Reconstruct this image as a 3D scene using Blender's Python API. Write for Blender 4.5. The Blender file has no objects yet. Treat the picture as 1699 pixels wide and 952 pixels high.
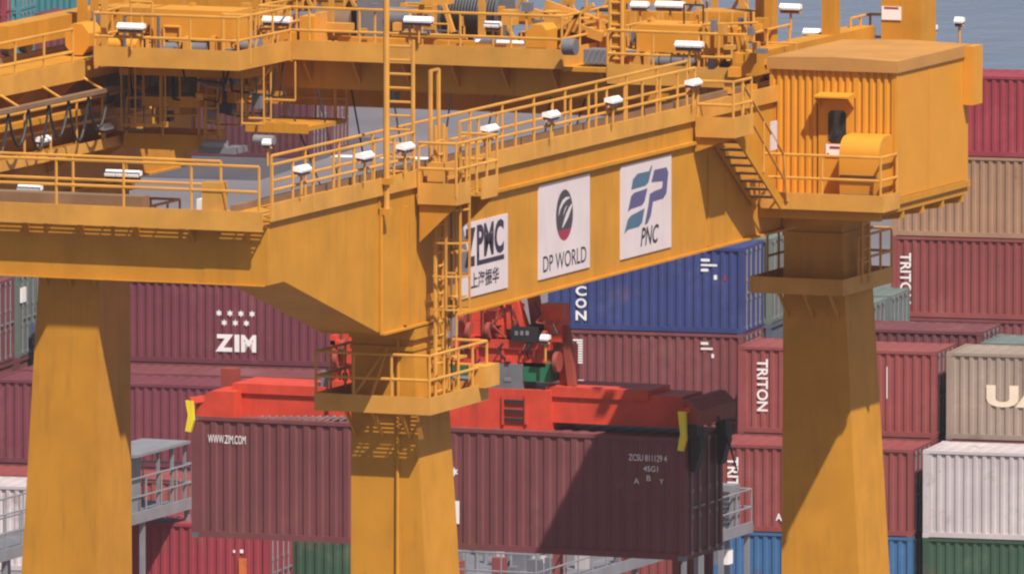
import bpy, math, random
from mathutils import Vector, Matrix
random.seed(7)
sc = bpy.context.scene
col = sc.collection
R = math.radians
V3 = Vector

# ------------------------------------------------------------------ camera
FPX, PSI, PIT = 24600.0, R(22.0), R(6.0)
CAM = V3((120.61746592, -293.36357315, 55.6))
FW = V3((-math.sin(PSI) * math.cos(PIT), math.cos(PSI) * math.cos(PIT), -math.sin(PIT)))
RT = V3((math.cos(PSI), math.sin(PSI), 0))
UP = RT.cross(FW)
cd = bpy.data.cameras.new('camera')
cd.sensor_width = 36.0
cd.lens = FPX / 1699.0 * 36.0
cd.clip_start, cd.clip_end = 5.0, 9000.0
cam = bpy.data.objects.new('camera', cd)
cam.location = CAM
cam.rotation_euler = FW.to_track_quat('-Z', 'Y').to_euler()
col.objects.link(cam)
sc.camera = cam

# ------------------------------------------------------------------ sky, sun, exposure
SUN = V3((0.53, -0.46, 1.0)).normalized()
w = bpy.data.worlds.new('World'); sc.world = w; w.use_nodes = True
nt = w.node_tree
sky = nt.nodes.new('ShaderNodeTexSky'); sky.sky_type = 'NISHITA'; sky.sun_disc = False
sky.sun_elevation = math.asin(SUN.z); sky.sun_rotation = math.atan2(SUN.x, SUN.y)
sky.air_density = 1.2; sky.dust_density = 3.0; sky.ozone_density = 1.0
nt.links.new(sky.outputs[0], nt.nodes['Background'].inputs[0])
nt.nodes['Background'].inputs[1].default_value = 0.05
sd = bpy.data.lights.new('sun', 'SUN'); sd.energy = 5.0; sd.angle = R(0.53); sd.color = (1.0, 0.93, 0.84)
so = bpy.data.objects.new('sun', sd); so.rotation_euler = SUN.to_track_quat('Z', 'Y').to_euler(); col.objects.link(so)
sc.view_settings.view_transform = 'Standard'; sc.view_settings.look = 'None'
sc.view_settings.gamma = 1.0; sc.view_settings.use_curve_mapping = False
sc.view_settings.exposure = 0.42
sc.cycles.filter_width = 2.3
sc.cycles.max_bounces = 5

# ------------------------------------------------------------------ helpers
def ray(x, y): return FW + RT * ((x - 849.5) / FPX) - UP * ((y - 476.0) / FPX)
def on(axis, val, x, y):                       # photograph pixel -> point on the plane axis = val
    r = ray(x, y); return CAM + r * ((val - CAM[axis]) / r[axis])

MATS = {}
def mat(name, c, rough=0.5, metal=0.0, var=0.10, dirt=0.0, dirtc=(0.10, 0.06, 0.04), bump=0.0, spec=0.4, rnd=0.0, scale=1.2, streak=True):
    if name in MATS: return MATS[name]
    m = bpy.data.materials.new(name); m.use_nodes = True; t = m.node_tree; N = t.nodes; L = t.links
    b = N['Principled BSDF']
    b.inputs['Roughness'].default_value = rough; b.inputs['Metallic'].default_value = metal
    b.inputs['Specular IOR Level'].default_value = spec
    tc = N.new('ShaderNodeTexCoord')
    n1 = N.new('ShaderNodeTexNoise'); n1.inputs['Scale'].default_value = scale; n1.inputs['Detail'].default_value = 6
    L.new(tc.outputs['Object'], n1.inputs['Vector'])
    mp = N.new('ShaderNodeMapRange'); mp.inputs[1].default_value = 0.3; mp.inputs[2].default_value = 0.7
    mp.inputs[3].default_value = 1 - var; mp.inputs[4].default_value = 1 + var
    L.new(n1.outputs[0], mp.inputs[0])
    src = mp.outputs[0]
    if rnd:
        oi = N.new('ShaderNodeObjectInfo'); m2 = N.new('ShaderNodeMapRange')
        m2.inputs[3].default_value = 1 - rnd; m2.inputs[4].default_value = 1 + rnd
        L.new(oi.outputs['Random'], m2.inputs[0])
        mu = N.new('ShaderNodeMath'); mu.operation = 'MULTIPLY'; L.new(src, mu.inputs[0]); L.new(m2.outputs[0], mu.inputs[1]); src = mu.outputs[0]
    vm = N.new('ShaderNodeVectorMath'); vm.operation = 'SCALE'; vm.inputs[0].default_value = c
    L.new(src, vm.inputs['Scale'])
    out = vm.outputs[0]
    if dirt:
        mpg = N.new('ShaderNodeMapping'); mpg.inputs['Scale'].default_value = (3.2, 3.2, 0.35) if streak else (1, 1, 1)
        L.new(tc.outputs['Object'], mpg.inputs[0])
        n2 = N.new('ShaderNodeTexNoise'); n2.inputs['Scale'].default_value = 1.6; n2.inputs['Detail'].default_value = 8; n2.inputs['Roughness'].default_value = 0.65
        L.new(mpg.outputs[0], n2.inputs['Vector'])
        r2 = N.new('ShaderNodeMapRange'); r2.inputs[1].default_value = 0.52; r2.inputs[2].default_value = 0.78; r2.inputs[4].default_value = dirt
        L.new(n2.outputs[0], r2.inputs[0])
        mx = N.new('ShaderNodeMix'); mx.data_type = 'RGBA'
        L.new(r2.outputs[0], mx.inputs[0]); L.new(out, mx.inputs[6]); mx.inputs[7].default_value = (*dirtc, 1)
        out = mx.outputs[2]
    L.new(out, b.inputs['Base Color'])
    if bump:
        bp = N.new('ShaderNodeBump'); bp.inputs['Strength'].default_value = bump; bp.inputs['Distance'].default_value = 0.02
        n3 = N.new('ShaderNodeTexNoise'); n3.inputs['Scale'].default_value = 3.0; L.new(tc.outputs['Object'], n3.inputs['Vector'])
        L.new(n3.outputs[0], bp.inputs['Height']); L.new(bp.outputs[0], b.inputs['Normal'])
    MATS[name] = m
    return m

YEL = mat('crane_paint', (0.50, 0.220, 0.020), 0.55, var=0.09, dirt=0.42, dirtc=(0.19, 0.085, 0.022), bump=0.12, spec=0.25)
HOU = mat('house_paint', (0.60, 0.255, 0.024), 0.5, spec=0.25, var=0.05, dirt=0.15, dirtc=(0.40, 0.17, 0.05))
YRL = mat('railing_paint', (0.56, 0.268, 0.048), 0.5, spec=0.3, var=0.14, dirt=0.2, dirtc=(0.28, 0.14, 0.05))
ROOF = mat('weathered_roof_paint', (0.43, 0.205, 0.050), 0.7, var=0.10, dirt=0.3, dirtc=(0.33, 0.2, 0.11), streak=False)
YDK = mat('girder_rail_steel', (0.20, 0.12, 0.07), 0.6, var=0.2)
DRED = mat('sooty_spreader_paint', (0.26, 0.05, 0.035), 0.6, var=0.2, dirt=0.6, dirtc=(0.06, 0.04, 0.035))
RED = mat('spreader_paint', (0.56, 0.055, 0.028), 0.5, var=0.15, dirt=0.55, dirtc=(0.15, 0.05, 0.035), scale=2.0)
BLK = mat('black_rubber', (0.022, 0.020, 0.024), 0.6, var=0.2)
GRY = mat('grey_machine_paint', (0.15, 0.152, 0.175), 0.5, var=0.15, dirt=0.3)
LGY = mat('galvanised_steel', (0.27, 0.265, 0.29), 0.45, metal=0.3, var=0.15, dirt=0.3, dirtc=(0.2, 0.17, 0.16))
WHT = mat('white_paint', (0.80, 0.77, 0.77), 0.5, var=0.05)
LAMP = mat('lamp_housing_white', (0.86, 0.84, 0.83), 0.25, var=0.03, spec=0.6)
SIGN = mat('sign_white', (0.62, 0.53, 0.545), 0.5, var=0.05, dirt=0.30, dirtc=(0.42, 0.33, 0.30))
INK = mat('sign_ink', (0.030, 0.022, 0.045), 0.5, var=0.05)
INKB = mat('sign_blue_violet', (0.085, 0.085, 0.20), 0.5, var=0.05)
INKT = mat('sign_steel_blue', (0.06, 0.13, 0.21), 0.5, var=0.05)
INKR = mat('sign_red', (0.30, 0.03, 0.06), 0.5, var=0.05)
INKG = mat('sign_charcoal', (0.05, 0.05, 0.06), 0.5, var=0.05)
GLS = mat('dark_glass', (0.018, 0.02, 0.025), 0.08, var=0.05, spec=0.7)
GRN = mat('green_enamel', (0.02, 0.13, 0.06), 0.5, var=0.15)
FLIP = mat('flipper_yellow', (0.80, 0.62, 0.03), 0.45, var=0.08, dirt=0.3)
LENS = mat('lamp_glass', (0.07, 0.05, 0.13), 0.15, var=0.1, spec=0.6)
STL = mat('bare_steel', (0.18, 0.19, 0.22), 0.4, metal=0.5, var=0.15)

def parented(o, p):
    o.parent = p; return o
def tag(o, label, cat=None, group=None, kind=None):
    if label: o['label'] = label
    if cat: o['category'] = cat
    if group: o['group'] = group
    if kind: o['kind'] = kind
    return o
def empty(name, loc=(0, 0, 0), rz=0.0, parent=None):
    o = bpy.data.objects.new(name, None); o.location = loc; o.rotation_euler = (0, 0, rz); o.empty_display_size = 0.3
    col.objects.link(o); o.parent = parent; return o
def link(name, me, parent=None, loc=None, rz=0.0):
    o = bpy.data.objects.new(name, me); col.objects.link(o); o.parent = parent
    if loc is not None: o.location = loc
    if rz: o.rotation_euler = (0, 0, rz)
    return o

class MB:
    def __init__(s): s.v = []; s.f = []
    def add(s, vs, fs):
        n = len(s.v); s.v += [tuple(q) for q in vs]; s.f += [tuple(i + n for i in f) for f in fs]; return s
    def box(s, x0, x1, y0, y1, z0, z1):
        x0, x1 = min(x0, x1), max(x0, x1); y0, y1 = min(y0, y1), max(y0, y1); z0, z1 = min(z0, z1), max(z0, z1)
        vs = [(x0, y0, z0), (x1, y0, z0), (x1, y1, z0), (x0, y1, z0), (x0, y0, z1), (x1, y0, z1), (x1, y1, z1), (x0, y1, z1)]
        return s.add(vs, [(0, 3, 2, 1), (4, 5, 6, 7), (0, 1, 5, 4), (1, 2, 6, 5), (2, 3, 7, 6), (3, 0, 4, 7)])
    def hexa(s, b, t):                     # bottom 4 and top 4 points, both counter-clockwise from above
        return s.add(list(b) + list(t), [(0, 3, 2, 1), (4, 5, 6, 7), (0, 1, 5, 4), (1, 2, 6, 5), (2, 3, 7, 6), (3, 0, 4, 7)])
    def prism(s, poly, axis, a, b):        # 2-D polygon extruded along an axis from a to b
        def P(p, d):
            return (d, p[0], p[1]) if axis == 0 else ((p[0], d, p[1]) if axis == 1 else (p[0], p[1], d))
        n = len(poly); vs = [P(p, a) for p in poly] + [P(p, b) for p in poly]
        ar = sum(poly[i][0] * poly[(i + 1) % n][1] - poly[(i + 1) % n][0] * poly[i][1] for i in range(n))
        flip = (ar > 0) != (axis == 1)
        if (b < a): flip = not flip
        fs = [tuple(range(n)), tuple(range(2 * n - 1, n - 1, -1))] + [(i, i + n, (i + 1) % n + n, (i + 1) % n) for i in range(n)]
        if flip: fs = [tuple(reversed(f)) for f in fs]
        return s.add(vs, fs)
    def tube(s, a, b, r, n=6, r2=None):
        a = V3(a); b = V3(b); d = (b - a)
        if d.length < 1e-6: return s
        d.normalize(); r2 = r if r2 is None else r2
        t = V3((0, 0, 1)) if abs(d.z) < 0.9 else V3((1, 0, 0))
        x = d.cross(t).normalized(); y = d.cross(x)
        vs = []
        for p, rr in ((a, r), (b, r2)):
            for i in range(n):
                q = 2 * math.pi * (i + 0.5) / n; vs.append(p + x * (math.cos(q) * rr) + y * (math.sin(q) * rr))
        fs = [(i, i + n, (i + 1) % n + n, (i + 1) % n) for i in range(n)] + [tuple(range(n)), tuple(range(2 * n - 1, n - 1, -1))]
        return s.add(vs, fs)
    def path(s, pts, r, n=6):
        for a, b in zip(pts, pts[1:]): s.tube(a, b, r, n)
        return s
    def bar(s, a, b, wd, ht):              # square bar between two points
        a = V3(a); b = V3(b); d = (b - a).normalized()
        t = V3((0, 0, 1)) if abs(d.z) < 0.95 else V3((0, 1, 0))
        x = d.cross(t).normalized() * wd / 2; y = x.cross(d).normalized() * ht / 2
        vs = [a - x - y, a + x - y, a + x + y, a - x + y, b - x - y, b + x - y, b + x + y, b - x + y]
        return s.add(vs, [(0, 1, 2, 3), (7, 6, 5, 4), (0, 4, 5, 1), (1, 5, 6, 2), (2, 6, 7, 3), (3, 7, 4, 0)])
    def mesh(s, m, smooth=False):
        me = bpy.data.meshes.new('m'); me.from_pydata(s.v, [], s.f); me.materials.append(m); me.update()
        if smooth:
            for p in me.polygons: p.use_smooth = True
            try: me.set_sharp_from_angle(angle=R(40))
            except Exception: pass
        return me
    def build(s, name, m, parent=None, loc=None, rz=0.0, smooth=False):
        me = s.mesh(m, smooth); me.name = name; return link(name, me, parent, loc, rz)

# flat lettering: 2-D outlines as thin meshes
_TXT = {}
def text2d(t, bold=0.0):
    k = (t, bold)
    if k not in _TXT:
        cu = bpy.data.curves.new('t', 'FONT'); cu.body = t; cu.offset = bold; cu.resolution_u = 4
        ob = bpy.data.objects.new('t', cu); col.objects.link(ob)
        dg = bpy.context.evaluated_depsgraph_get(); dg.update()
        me = bpy.data.meshes.new_from_object(ob.evaluated_get(dg))
        vs = [(q.co.x, q.co.y) for q in me.vertices]; fs = [tuple(p.vertices) for p in me.polygons]
        bpy.data.objects.remove(ob); bpy.data.meshes.remove(me); bpy.data.curves.remove(cu)
        x0 = min(q[0] for q in vs); x1 = max(q[0] for q in vs); y0 = min(q[1] for q in vs); y1 = max(q[1] for q in vs)
        _TXT[k] = ([((q[0] - x0) / (x1 - x0), (q[1] - y0) / (y1 - y0)) for q in vs], fs)
    return _TXT[k]
def flat(polys, frame):                    # polys: (2-D verts, faces); frame(a, b) -> 3-D point
    mb = MB()
    for vs, fs in polys: mb.add([frame(a, b) for a, b in vs], fs)
    return mb
def letters(t, a0, b0, wd, ht, bold=0.0, shear=0.0, rot=0):
    vs, fs = text2d(t, bold); out = []
    for x, y in vs:
        if rot: x, y = y, 1 - x            # turned to read downwards
        out.append((a0 + x * wd + shear * y * ht, b0 + y * ht))
    return out, fs
def poly(*p): return list(p), [tuple(range(len(p)))]
def rect(a0, b0, a1, b1): return poly((a0, b0), (a1, b0), (a1, b1), (a0, b1))
def star(cx, cy, r, n=6):
    p = []
    for i in range(2 * n):
        q = math.pi * i / n; rr = r if i % 2 == 0 else r * 0.5; p.append((cx + rr * math.sin(q), cy + rr * math.cos(q)))
    return p + [(cx, cy)], [(2 * n, (i + 1) % (2 * n), i) for i in range(2 * n)]
def faceY(y): return lambda a, b: (a, y, b)       # on a face looking to -Y
def faceX(x): return lambda a, b: (x, a, b)       # on a face looking to +X

def grating(parent, x0, x1, y0, y1, z, along='x', pitch=0.042, wd=0.013, name='grating'):
    mb = MB()
    if along == 'x':
        y = y0
        while y < y1: mb.box(x0, x1, y, min(y + wd, y1), z, z + 0.03); y += pitch
        x = x0
        while x <= x1 + 1e-6: mb.box(x - 0.012, x + 0.012, y0, y1, z - 0.004, z + 0.034); x += max(0.3, (x1 - x0) / max(1, round((x1 - x0) / 0.62)))
    else:
        x = x0
        while x < x1: mb.box(x, min(x + wd, x1), y0, y1, z, z + 0.03); x += pitch
        y = y0
        while y <= y1 + 1e-6: mb.box(x0, x1, y - 0.012, y + 0.012, z - 0.004, z + 0.034); y += max(0.3, (y1 - y0) / max(1, round((y1 - y0) / 0.62)))
    g = mb.build(name, YEL, parent); g['kind'] = 'stuff'
    return g
_POST = {}
def railing(parent, pts, h=1.1, spacing=1.5, rails=(1.0, 0.52), r=0.033, m=None, name='railing', skip_posts=False):
    m = m or YRL
    mb = MB()
    for k in rails: mb.path([V3(p) + V3((0, 0, h * k)) for p in pts], r)
    run = mb.build(name, m, parent)
    if not skip_posts:
        key = (round(h, 3), r, m.name)
        if key not in _POST:
            _POST[key] = MB().tube((0, 0, 0), (0, 0, h), r * 0.95).mesh(m); _POST[key].name = 'post'
        done = set()
        for a, b in zip(pts, pts[1:]):
            a = V3(a); b = V3(b); n = max(1, round((b - a).length / spacing))
            for i in range(n + 1):
                p = a.lerp(b, i / n); k = (round(p.x, 2), round(p.y, 2), round(p.z, 2))
                if k in done: continue
                done.add(k); link('post', _POST[key], run, p)
    return run
_RUNG = {}
def ladder(parent, base, top_z, side, wd=0.45, step=0.3, m=None, cage=None, r=0.036):
    m = m or YRL; base = V3(base); side = V3(side).normalized(); a = base - side * wd / 2; b = base + side * wd / 2
    up = V3((0, 0, top_z - base.z))
    ld = MB().tube(a, a + up, r * 1.25).tube(b, b + up, r * 1.25).build('ladder', m, parent)
    key = (tuple(side), wd, m.name)
    if key not in _RUNG: _RUNG[key] = MB().tube(-side * wd / 2, side * wd / 2, r * 0.8).mesh(m); _RUNG[key].name = 'rung'
    z = base.z + 0.2
    while z < top_z - 0.1:
        link('rung', _RUNG[key], ld, base + V3((0, 0, z - base.z))); z += step
    if cage:
        out = V3(cage); mb = MB(); d = out.normalized(); L = out.length
        arc = [(-1, 0), (-1.05, 0.45), (-0.72, 0.85), (0, 1.0), (0.72, 0.85), (1.05, 0.45), (1, 0)]
        z = base.z + 2.0
        hp = lambda q, zz: base + side * (q[0] * 0.36) + d * (q[1] * L) + V3((0, 0, zz - base.z))
        while z < top_z + 0.01:
            MB().path([hp(q, z) for q in arc], r * 0.75, 4).build('cage_hoop', m, ld); z += 0.72
        mb = MB()
        for q in arc[1:-1]: mb.tube(hp(q, base.z + 2.0), hp(q, top_z), r * 0.8, 4)
        mb.build('cage_strap', m, ld)
    return ld

# ------------------------------------------------------------------ the setting
def setting_mat(name, c1, c2, scale, rough):
    m = bpy.data.materials.new(name); m.use_nodes = True; t = m.node_tree; N = t.nodes; L = t.links; b = N['Principled BSDF']
    tc = N.new('ShaderNodeTexCoord'); n = N.new('ShaderNodeTexNoise'); n.inputs['Scale'].default_value = scale; n.inputs['Detail'].default_value = 8
    L.new(tc.outputs['Object'], n.inputs['Vector'])
    cr = N.new('ShaderNodeValToRGB'); cr.color_ramp.elements[0].position = 0.35; cr.color_ramp.elements[1].position = 0.65
    cr.color_ramp.elements[0].color = (*c1, 1); cr.color_ramp.elements[1].color = (*c2, 1)
    L.new(n.outputs[0], cr.inputs[0]); L.new(cr.outputs[0], b.inputs['Base Color']); b.inputs['Roughness'].default_value = rough
    return m, N, L, b, tc
CON, *_ = setting_mat('concrete', (0.115, 0.105, 0.12), (0.165, 0.15, 0.17), 0.06, 0.85)
BG = R(6.5)                                       # the container yard's own bearing
EU = V3((math.cos(BG), math.sin(BG), 0)); EV = V3((-math.sin(BG), math.cos(BG), 0))
B0 = V3((-34.0, 113.0, 0.0))                      # a point on the front line of the yard block
def bgp(a, b, z=0.0): return B0 + EU * a + EV * b + V3((0, 0, z))
QUAY = 172.0                                      # metres from the front row back to the quay edge
g = MB().add([bgp(-900, -900, -0.004), bgp(900, -900, -0.004), bgp(900, QUAY, -0.004), bgp(-900, QUAY, -0.004)], [(0, 1, 2, 3)]).build('ground', CON)
tag(g, 'grey concrete paving of the container yard', kind='structure')
g = MB().add([bgp(-900, QUAY, -0.004), bgp(900, QUAY, -0.004), bgp(900, QUAY, -4.5), bgp(-900, QUAY, -4.5)], [(3, 2, 1, 0)]).build('quay_wall', CON)
tag(g, 'concrete quay wall down to the water', kind='structure')
WM, N_, L_, b_, tc_ = setting_mat('sea_water', (0.10, 0.145, 0.215), (0.15, 0.18, 0.26), 0.02, 0.22)
bp = N_.new('ShaderNodeBump'); bp.inputs['Strength'].default_value = 0.8; bp.inputs['Distance'].default_value = 0.6
wn = N_.new('ShaderNodeTexNoise'); wn.inputs['Scale'].default_value = 0.35; wn.inputs['Detail'].default_value = 6
L_.new(tc_.outputs['Object'], wn.inputs['Vector']); L_.new(wn.outputs[0], bp.inputs['Height']); L_.new(bp.outputs[0], b_.inputs['Normal'])
g = MB().add([bgp(-4000, QUAY - 20, -3.0), bgp(4000, QUAY - 20, -3.0), bgp(4000, 6000, -3.0), bgp(-4000, 6000, -3.0)], [(0, 1, 2, 3)]).build('water', WM)
tag(g, 'blue harbour water beyond the quay', kind='structure')
# painted lane lines on the apron behind the yard
for i, bb in enumerate((133.5,)):
    g = MB().add([bgp(-400, bb, 0), bgp(300, bb, 0), bgp(300, bb + 0.9, 0), bgp(-400, bb + 0.9, 0)], [(0, 1, 2, 3)]).build('lane_marking', WHT)
    tag(g, 'white painted lane line on the concrete apron', kind='structure')

# ------------------------------------------------------------------ the gantry crane
crane = empty('gantry_crane', (-10, 13, 0))
tag(crane, 'yellow rail mounted gantry crane with white logo boards on its girder', 'crane')
bpy.context.view_layer.update()
crane.location = (0, 0, 0)
GZ0, GZ1, GW = 21.5, 24.47, 1.45
VE = 31.0                                         # far end of the girders
def girder(x1):
    x0 = x1 - GW
    prof = [(-8.5, 23.12), (-7.62, 23.12), (-2.38, GZ0), (VE, GZ0), (VE, GZ1), (-8.5, GZ1)]
    return MB().prism(prof, 0, x0, x1).build('girder', YEL, crane)
gR = girder(0.0); gL = girder(-18.7)
for gx, gd in ((0.0, gR), (-18.7, gL)):
    MB().box(gx - GW - 0.03, gx + 0.05, -8.52, VE + 0.02, GZ1 + 0.004, GZ1 + 0.06).build('deck_plate', YEL, gd)
    if gx > -1: MB().box(gx + 0.052, gx + 0.085, -8.5, VE, GZ1 - 0.01, GZ1 + 0.36).build('toe_board', YRL, gd)
    else:
        MB().box(gx + 0.055, gx + 0.80, -7.0, VE, GZ1 - 0.22, GZ1 - 0.16).build('deck_plate', YEL, gd)
        MB().box(gx + 0.802, gx + 0.835, -7.0, VE, GZ1 - 0.26, GZ1 + 0.20).build('toe_board', YRL, gd)
        MB().box(gx + 0.10, gx + 0.62, 3.0, 25.0, 23.34, 23.48).build('cable_tray', YEL, gd)
        for i in range(9): MB().prism([(gx + 0.055, 24.24), (gx + 0.78, 24.24), (gx + 0.055, 23.6)], 1, 3.6 + i * 2.7, 3.66 + i * 2.7).build('bracket', YEL, gd)
    MB().box(gx + 0.001, gx + 0.10, 2.3, 16.9, 23.92, 23.99).build('stringer', YEL, gd)
    MB().box(gx - 1.28, gx - 1.18, -7.5, VE - 0.5, GZ1 + 0.061, GZ1 + 0.20).build('trolley_rail', YDK, gd)
    MB().box(gx - GW + 0.05, gx + 0.10, -2.3, VE, GZ0 - 0.05, GZ0 - 0.003).build('bottom_flange', YEL, gd)
    # plate seams on the web
    for vv in (-2.45, 16.95):
        MB().box(gx + 0.001, gx + 0.025, vv, vv + 0.05, 21.55, GZ1 - 0.02).build('web_seam', YEL, gd)
    MB().box(gx + 0.001, gx + 0.075, -1.05, -0.93, GZ0 + 0.05, 24.1).build('web_stiffener', YEL, gd)
# near tie beam
TB = MB().box(-18.75, -1.40, -8.49, -7.2, 23.12, 24.40).build('tie_beam', YEL, crane)
MB().box(-18.9, 0.04, -8.49, -7.1, 24.401, 24.46).build('deck_plate', YEL, TB)
grating(TB, -18.9, 0.03, -8.86, -8.495, 24.42)
MB().box(-18.9, 0.03, -8.68, -8.66, 24.36, 24.415).build('grating_bearer', YEL, TB)
MB().box(-18.9, 0.04, -8.895, -8.862, 24.28, 24.70).build('toe_board', YRL, TB)
for i in range(15):
    x = -18.2 + i * 1.27
    MB().prism([(-8.85, 24.398), (-8.85, 24.32), (-8.50, 23.95), (-8.50, 24.398)], 0, x, x + 0.03).build('bracket', YEL, TB)
MB().box(-18.9, -0.05, -8.60, -8.50, 23.10, 23.118).build('bottom_flange', YEL, TB)
# far tie beam
TB2 = MB().box(-18.72, -1.43, VE - 1.4, VE - 0.1, 23.12, 24.40).build('tie_beam', YEL, crane)
# legs
def leg(x0, x1, y0, y1, out, name='leg'):
    # outer side leans outwards going down; out = +1 right leg, -1 left leg
    zt, zb = 21.45, 0.3
    k = 0.061
    dx = (zt - zb) * k
    if out > 0: b = [(x0, y0 - 0.25), (x1 + dx, y0 - 0.25), (x1 + dx, y1 + 0.25), (x0, y1 + 0.25)]
    else: b = [(x0 - dx, y0 - 0.25), (x1, y0 - 0.25), (x1, y1 + 0.25), (x0 - dx, y1 + 0.25)]
    t = [(x0, y0), (x1, y0), (x1, y1), (x0, y1)]
    lg = MB().hexa([(p[0], p[1], zb) for p in b], [(p[0], p[1], zt) for p in t]).build(name, YEL, crane)
    # rail wheels and sill foot
    cx = (b[0][0] + b[1][0]) / 2
    MB().box(b[0][0] - 0.1, b[1][0] + 0.1, y0 - 1.6, y1 + 1.6, 0.55, 1.5).build('sill', YEL, lg)
    return lg
legs = {}
for nm, x0, x1, out in (('R', -1.43, -0.02, 1), ('L', -20.13, -18.72, -1)):
    for vn, y0 in (('n', -0.5), ('f', 25.5)):
        legs[nm + vn] = leg(x0, x1, y0, y0 + 1.8, out)
# cable conduits running down the near right leg
lg = legs['Rn']
MB().tube((-0.33, -0.545, 21.4), (-0.33, -0.70, 8.0), 0.035).build('conduit', YEL, lg)
# a collar of plates at each leg head
for k, lgx in legs.items():
    xs = [q[0] for q in lgx.data.vertices[4:8].__iter__()] if False else None
for nm, x0, x1 in (('R', -1.43, -0.02), ('L', -20.13, -18.72)):
    for vn, y0 in (('n', -0.5), ('f', 25.5)):
        MB().box(x0 - 0.03, x1 + 0.10, y0 - 0.10, y0 + 1.9, 21.18, 21.42).build('head_collar', YEL, legs[nm + vn])
        MB().box(x0 - 0.02, x1 + 0.06, y0 - 0.06, y0 + 1.86, 20.93, 21.02).build('head_collar', YEL, legs[nm + vn])

# ring platforms round the legs
def ring(lgo, xa, xb, y0, y1, side, right=0.64):
    hole = (xa, xb, y0, y1); zf = 19.76
    X0, X1, Y0, Y1 = (xa - 0.55, xb + right, y0 - 0.66, y1 + 0.75) if side > 0 else (xa - 0.60, xb + 0.95, y0 - 0.62, y1 + 0.75)
    mb = MB()
    mb.box(X0, X1, y1 + 0.004, Y1, zf, zf + 0.05)
    mb.box(X0, xa - 0.03, y0 - 0.002, y1 + 0.002, zf, zf + 0.05).box(xb + 0.12, X1, y0 - 0.002, y1 + 0.002, zf, zf + 0.05)
    pf = mb.build('leg_platform', YEL, crane)
    grating(pf, X0, X1, Y0, y0 - 0.01, zf + 0.01)
    MB().box(X0, X1, (Y0 + y0) / 2 - 0.03, (Y0 + y0) / 2 + 0.03, zf - 0.07, zf + 0.005).build('grating_bearer', YEL, pf)
    t = 0.03
    mb = MB().box(X0 - t, X1 + t, Y0 - t, Y0 - 0.002, zf - 0.12, zf + 0.26).box(X0 - t, X1 + t, Y1 + 0.002, Y1 + t, zf - 0.12, zf + 0.26)
    mb.box(X0 - t, X0 - 0.002, Y0, Y1, zf - 0.12, zf + 0.26).box(X1 + 0.002, X1 + t, Y0, Y1, zf - 0.12, zf + 0.26)
    mb.build('toe_board', YRL, pf)
    for x in (xa + 0.1, (xa + xb) / 2, xb - 0.1):
        MB().prism([(Y0, zf - 0.07), (Y0, zf - 0.11), (y0 - 0.03, zf - 0.75), (y0 - 0.03, zf - 0.65), (Y0 + 0.1, zf - 0.07)], 0, x, x + 0.05).build('bracket', YEL, pf)
    z = zf + 0.05
    if y0 < 5: railing(crane, [(X0, Y1, z), (X0, Y0, z), (X1, Y0, z), (X1, Y1, z), (X0, Y1, z)], 1.1, 0.8)
    else: railing(crane, [(X1, y0 + 0.4, z), (X1, Y1, z), (X0, Y1, z), (X0, y0 + 0.4, z)], 1.1, 0.8)
    # inclined braces inside the railing, door panel towards the head
    return X0, X1, Y0, Y1, zf
rn = ring(legs['Rn'], -1.43, 0.02, -0.52, 1.33, 1)
rf = ring(legs['Rf'], -1.43, 0.02, 25.48, 27.33, 1, 0.25)
ring(legs['Lf'], -20.15, -18.7, 25.48, 27.33, -1)
# little service box on the near ring platform, right end
MB().box(0.45, 0.85, 1.55, 2.35, 19.95, 20.42).build('service_box', YRL, crane)
# inclined ladder braces on the near ring platform
MB().bar((-1.15, -1.0, 20.0), (-0.55, -0.62, 21.0), 0.05, 0.05).bar((-0.75, -1.02, 20.0), (-0.55, -0.62, 21.0), 0.05, 0.05).build('brace', YRL, crane)

# caged ladders and landings on the girder side
for v0, lab in ((0.0, 'near'), (26.0, 'far')):
    ladder(crane, (0.30, v0 + 0.26, 19.8), 25.75 if v0 == 0 else 21.9, (0, 1, 0), cage=(0.70, 0, 0))
lz = 24.22
for i_, yy in enumerate((1.15, 1.32, 1.46)): MB().tube((0.10 + 0.05 * i_, yy, 19.9), (0.10 + 0.05 * i_, yy, 24.15), 0.028).build('cable_run', (YRL, YDK, YRL)[i_], crane)
for zz in (20.6, 21.9, 22.9, 23.8): MB().box(0.05, 0.40, 0.95, 1.60, zz, zz + 0.05).build('cable_clip', YRL, crane)
ld = MB().box(0.11, 0.98, -0.45, 1.85, lz, lz + 0.05).build('landing', YEL, crane)
MB().box(0.11, 0.98, -0.485, -0.453, lz - 0.12, lz + 0.34).build('toe_board', YRL, ld)
MB().box(0.982, 1.015, -0.485, 0.30, lz - 0.12, lz + 0.34).build('toe_board', YRL, ld)
MB().box(0.982, 1.015, 0.95, 1.85, lz - 0.12, lz + 0.34).build('toe_board', YRL, ld)
for yy in (-0.40, 1.70): MB().prism([(0.11, lz - 0.14), (0.97, lz - 0.14), (0.11, lz - 0.95)], 1, yy, yy + 0.06).build('bracket', YEL, ld)
railing(crane, [(0.12, -0.47, lz + 0.05), (0.99, -0.47, lz + 0.05), (0.99, 1.85, lz + 0.05), (0.12, 1.85, lz + 0.05)], 1.15, 0.6)
MB().box(0.25, 0.62, -0.30, 0.0, lz + 0.05, lz + 0.75).build('junction_box', YRL, crane)
# door posts and upright frames above the landing
MB().tube((0.06, 0.35, 24.8), (0.06, 0.35, 26.9), 0.05).tube((0.06, 0.80, 24.8), (0.06, 0.80, 26.9), 0.05).bar((0.06, 0.35, 26.9), (0.06, 0.80, 26.9), 0.05, 0.05).build('gate_frame', YRL, crane)
ladder(crane, (-0.45, -0.15, 24.55), 27.6, (1, 0, 0), wd=0.62)
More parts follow.
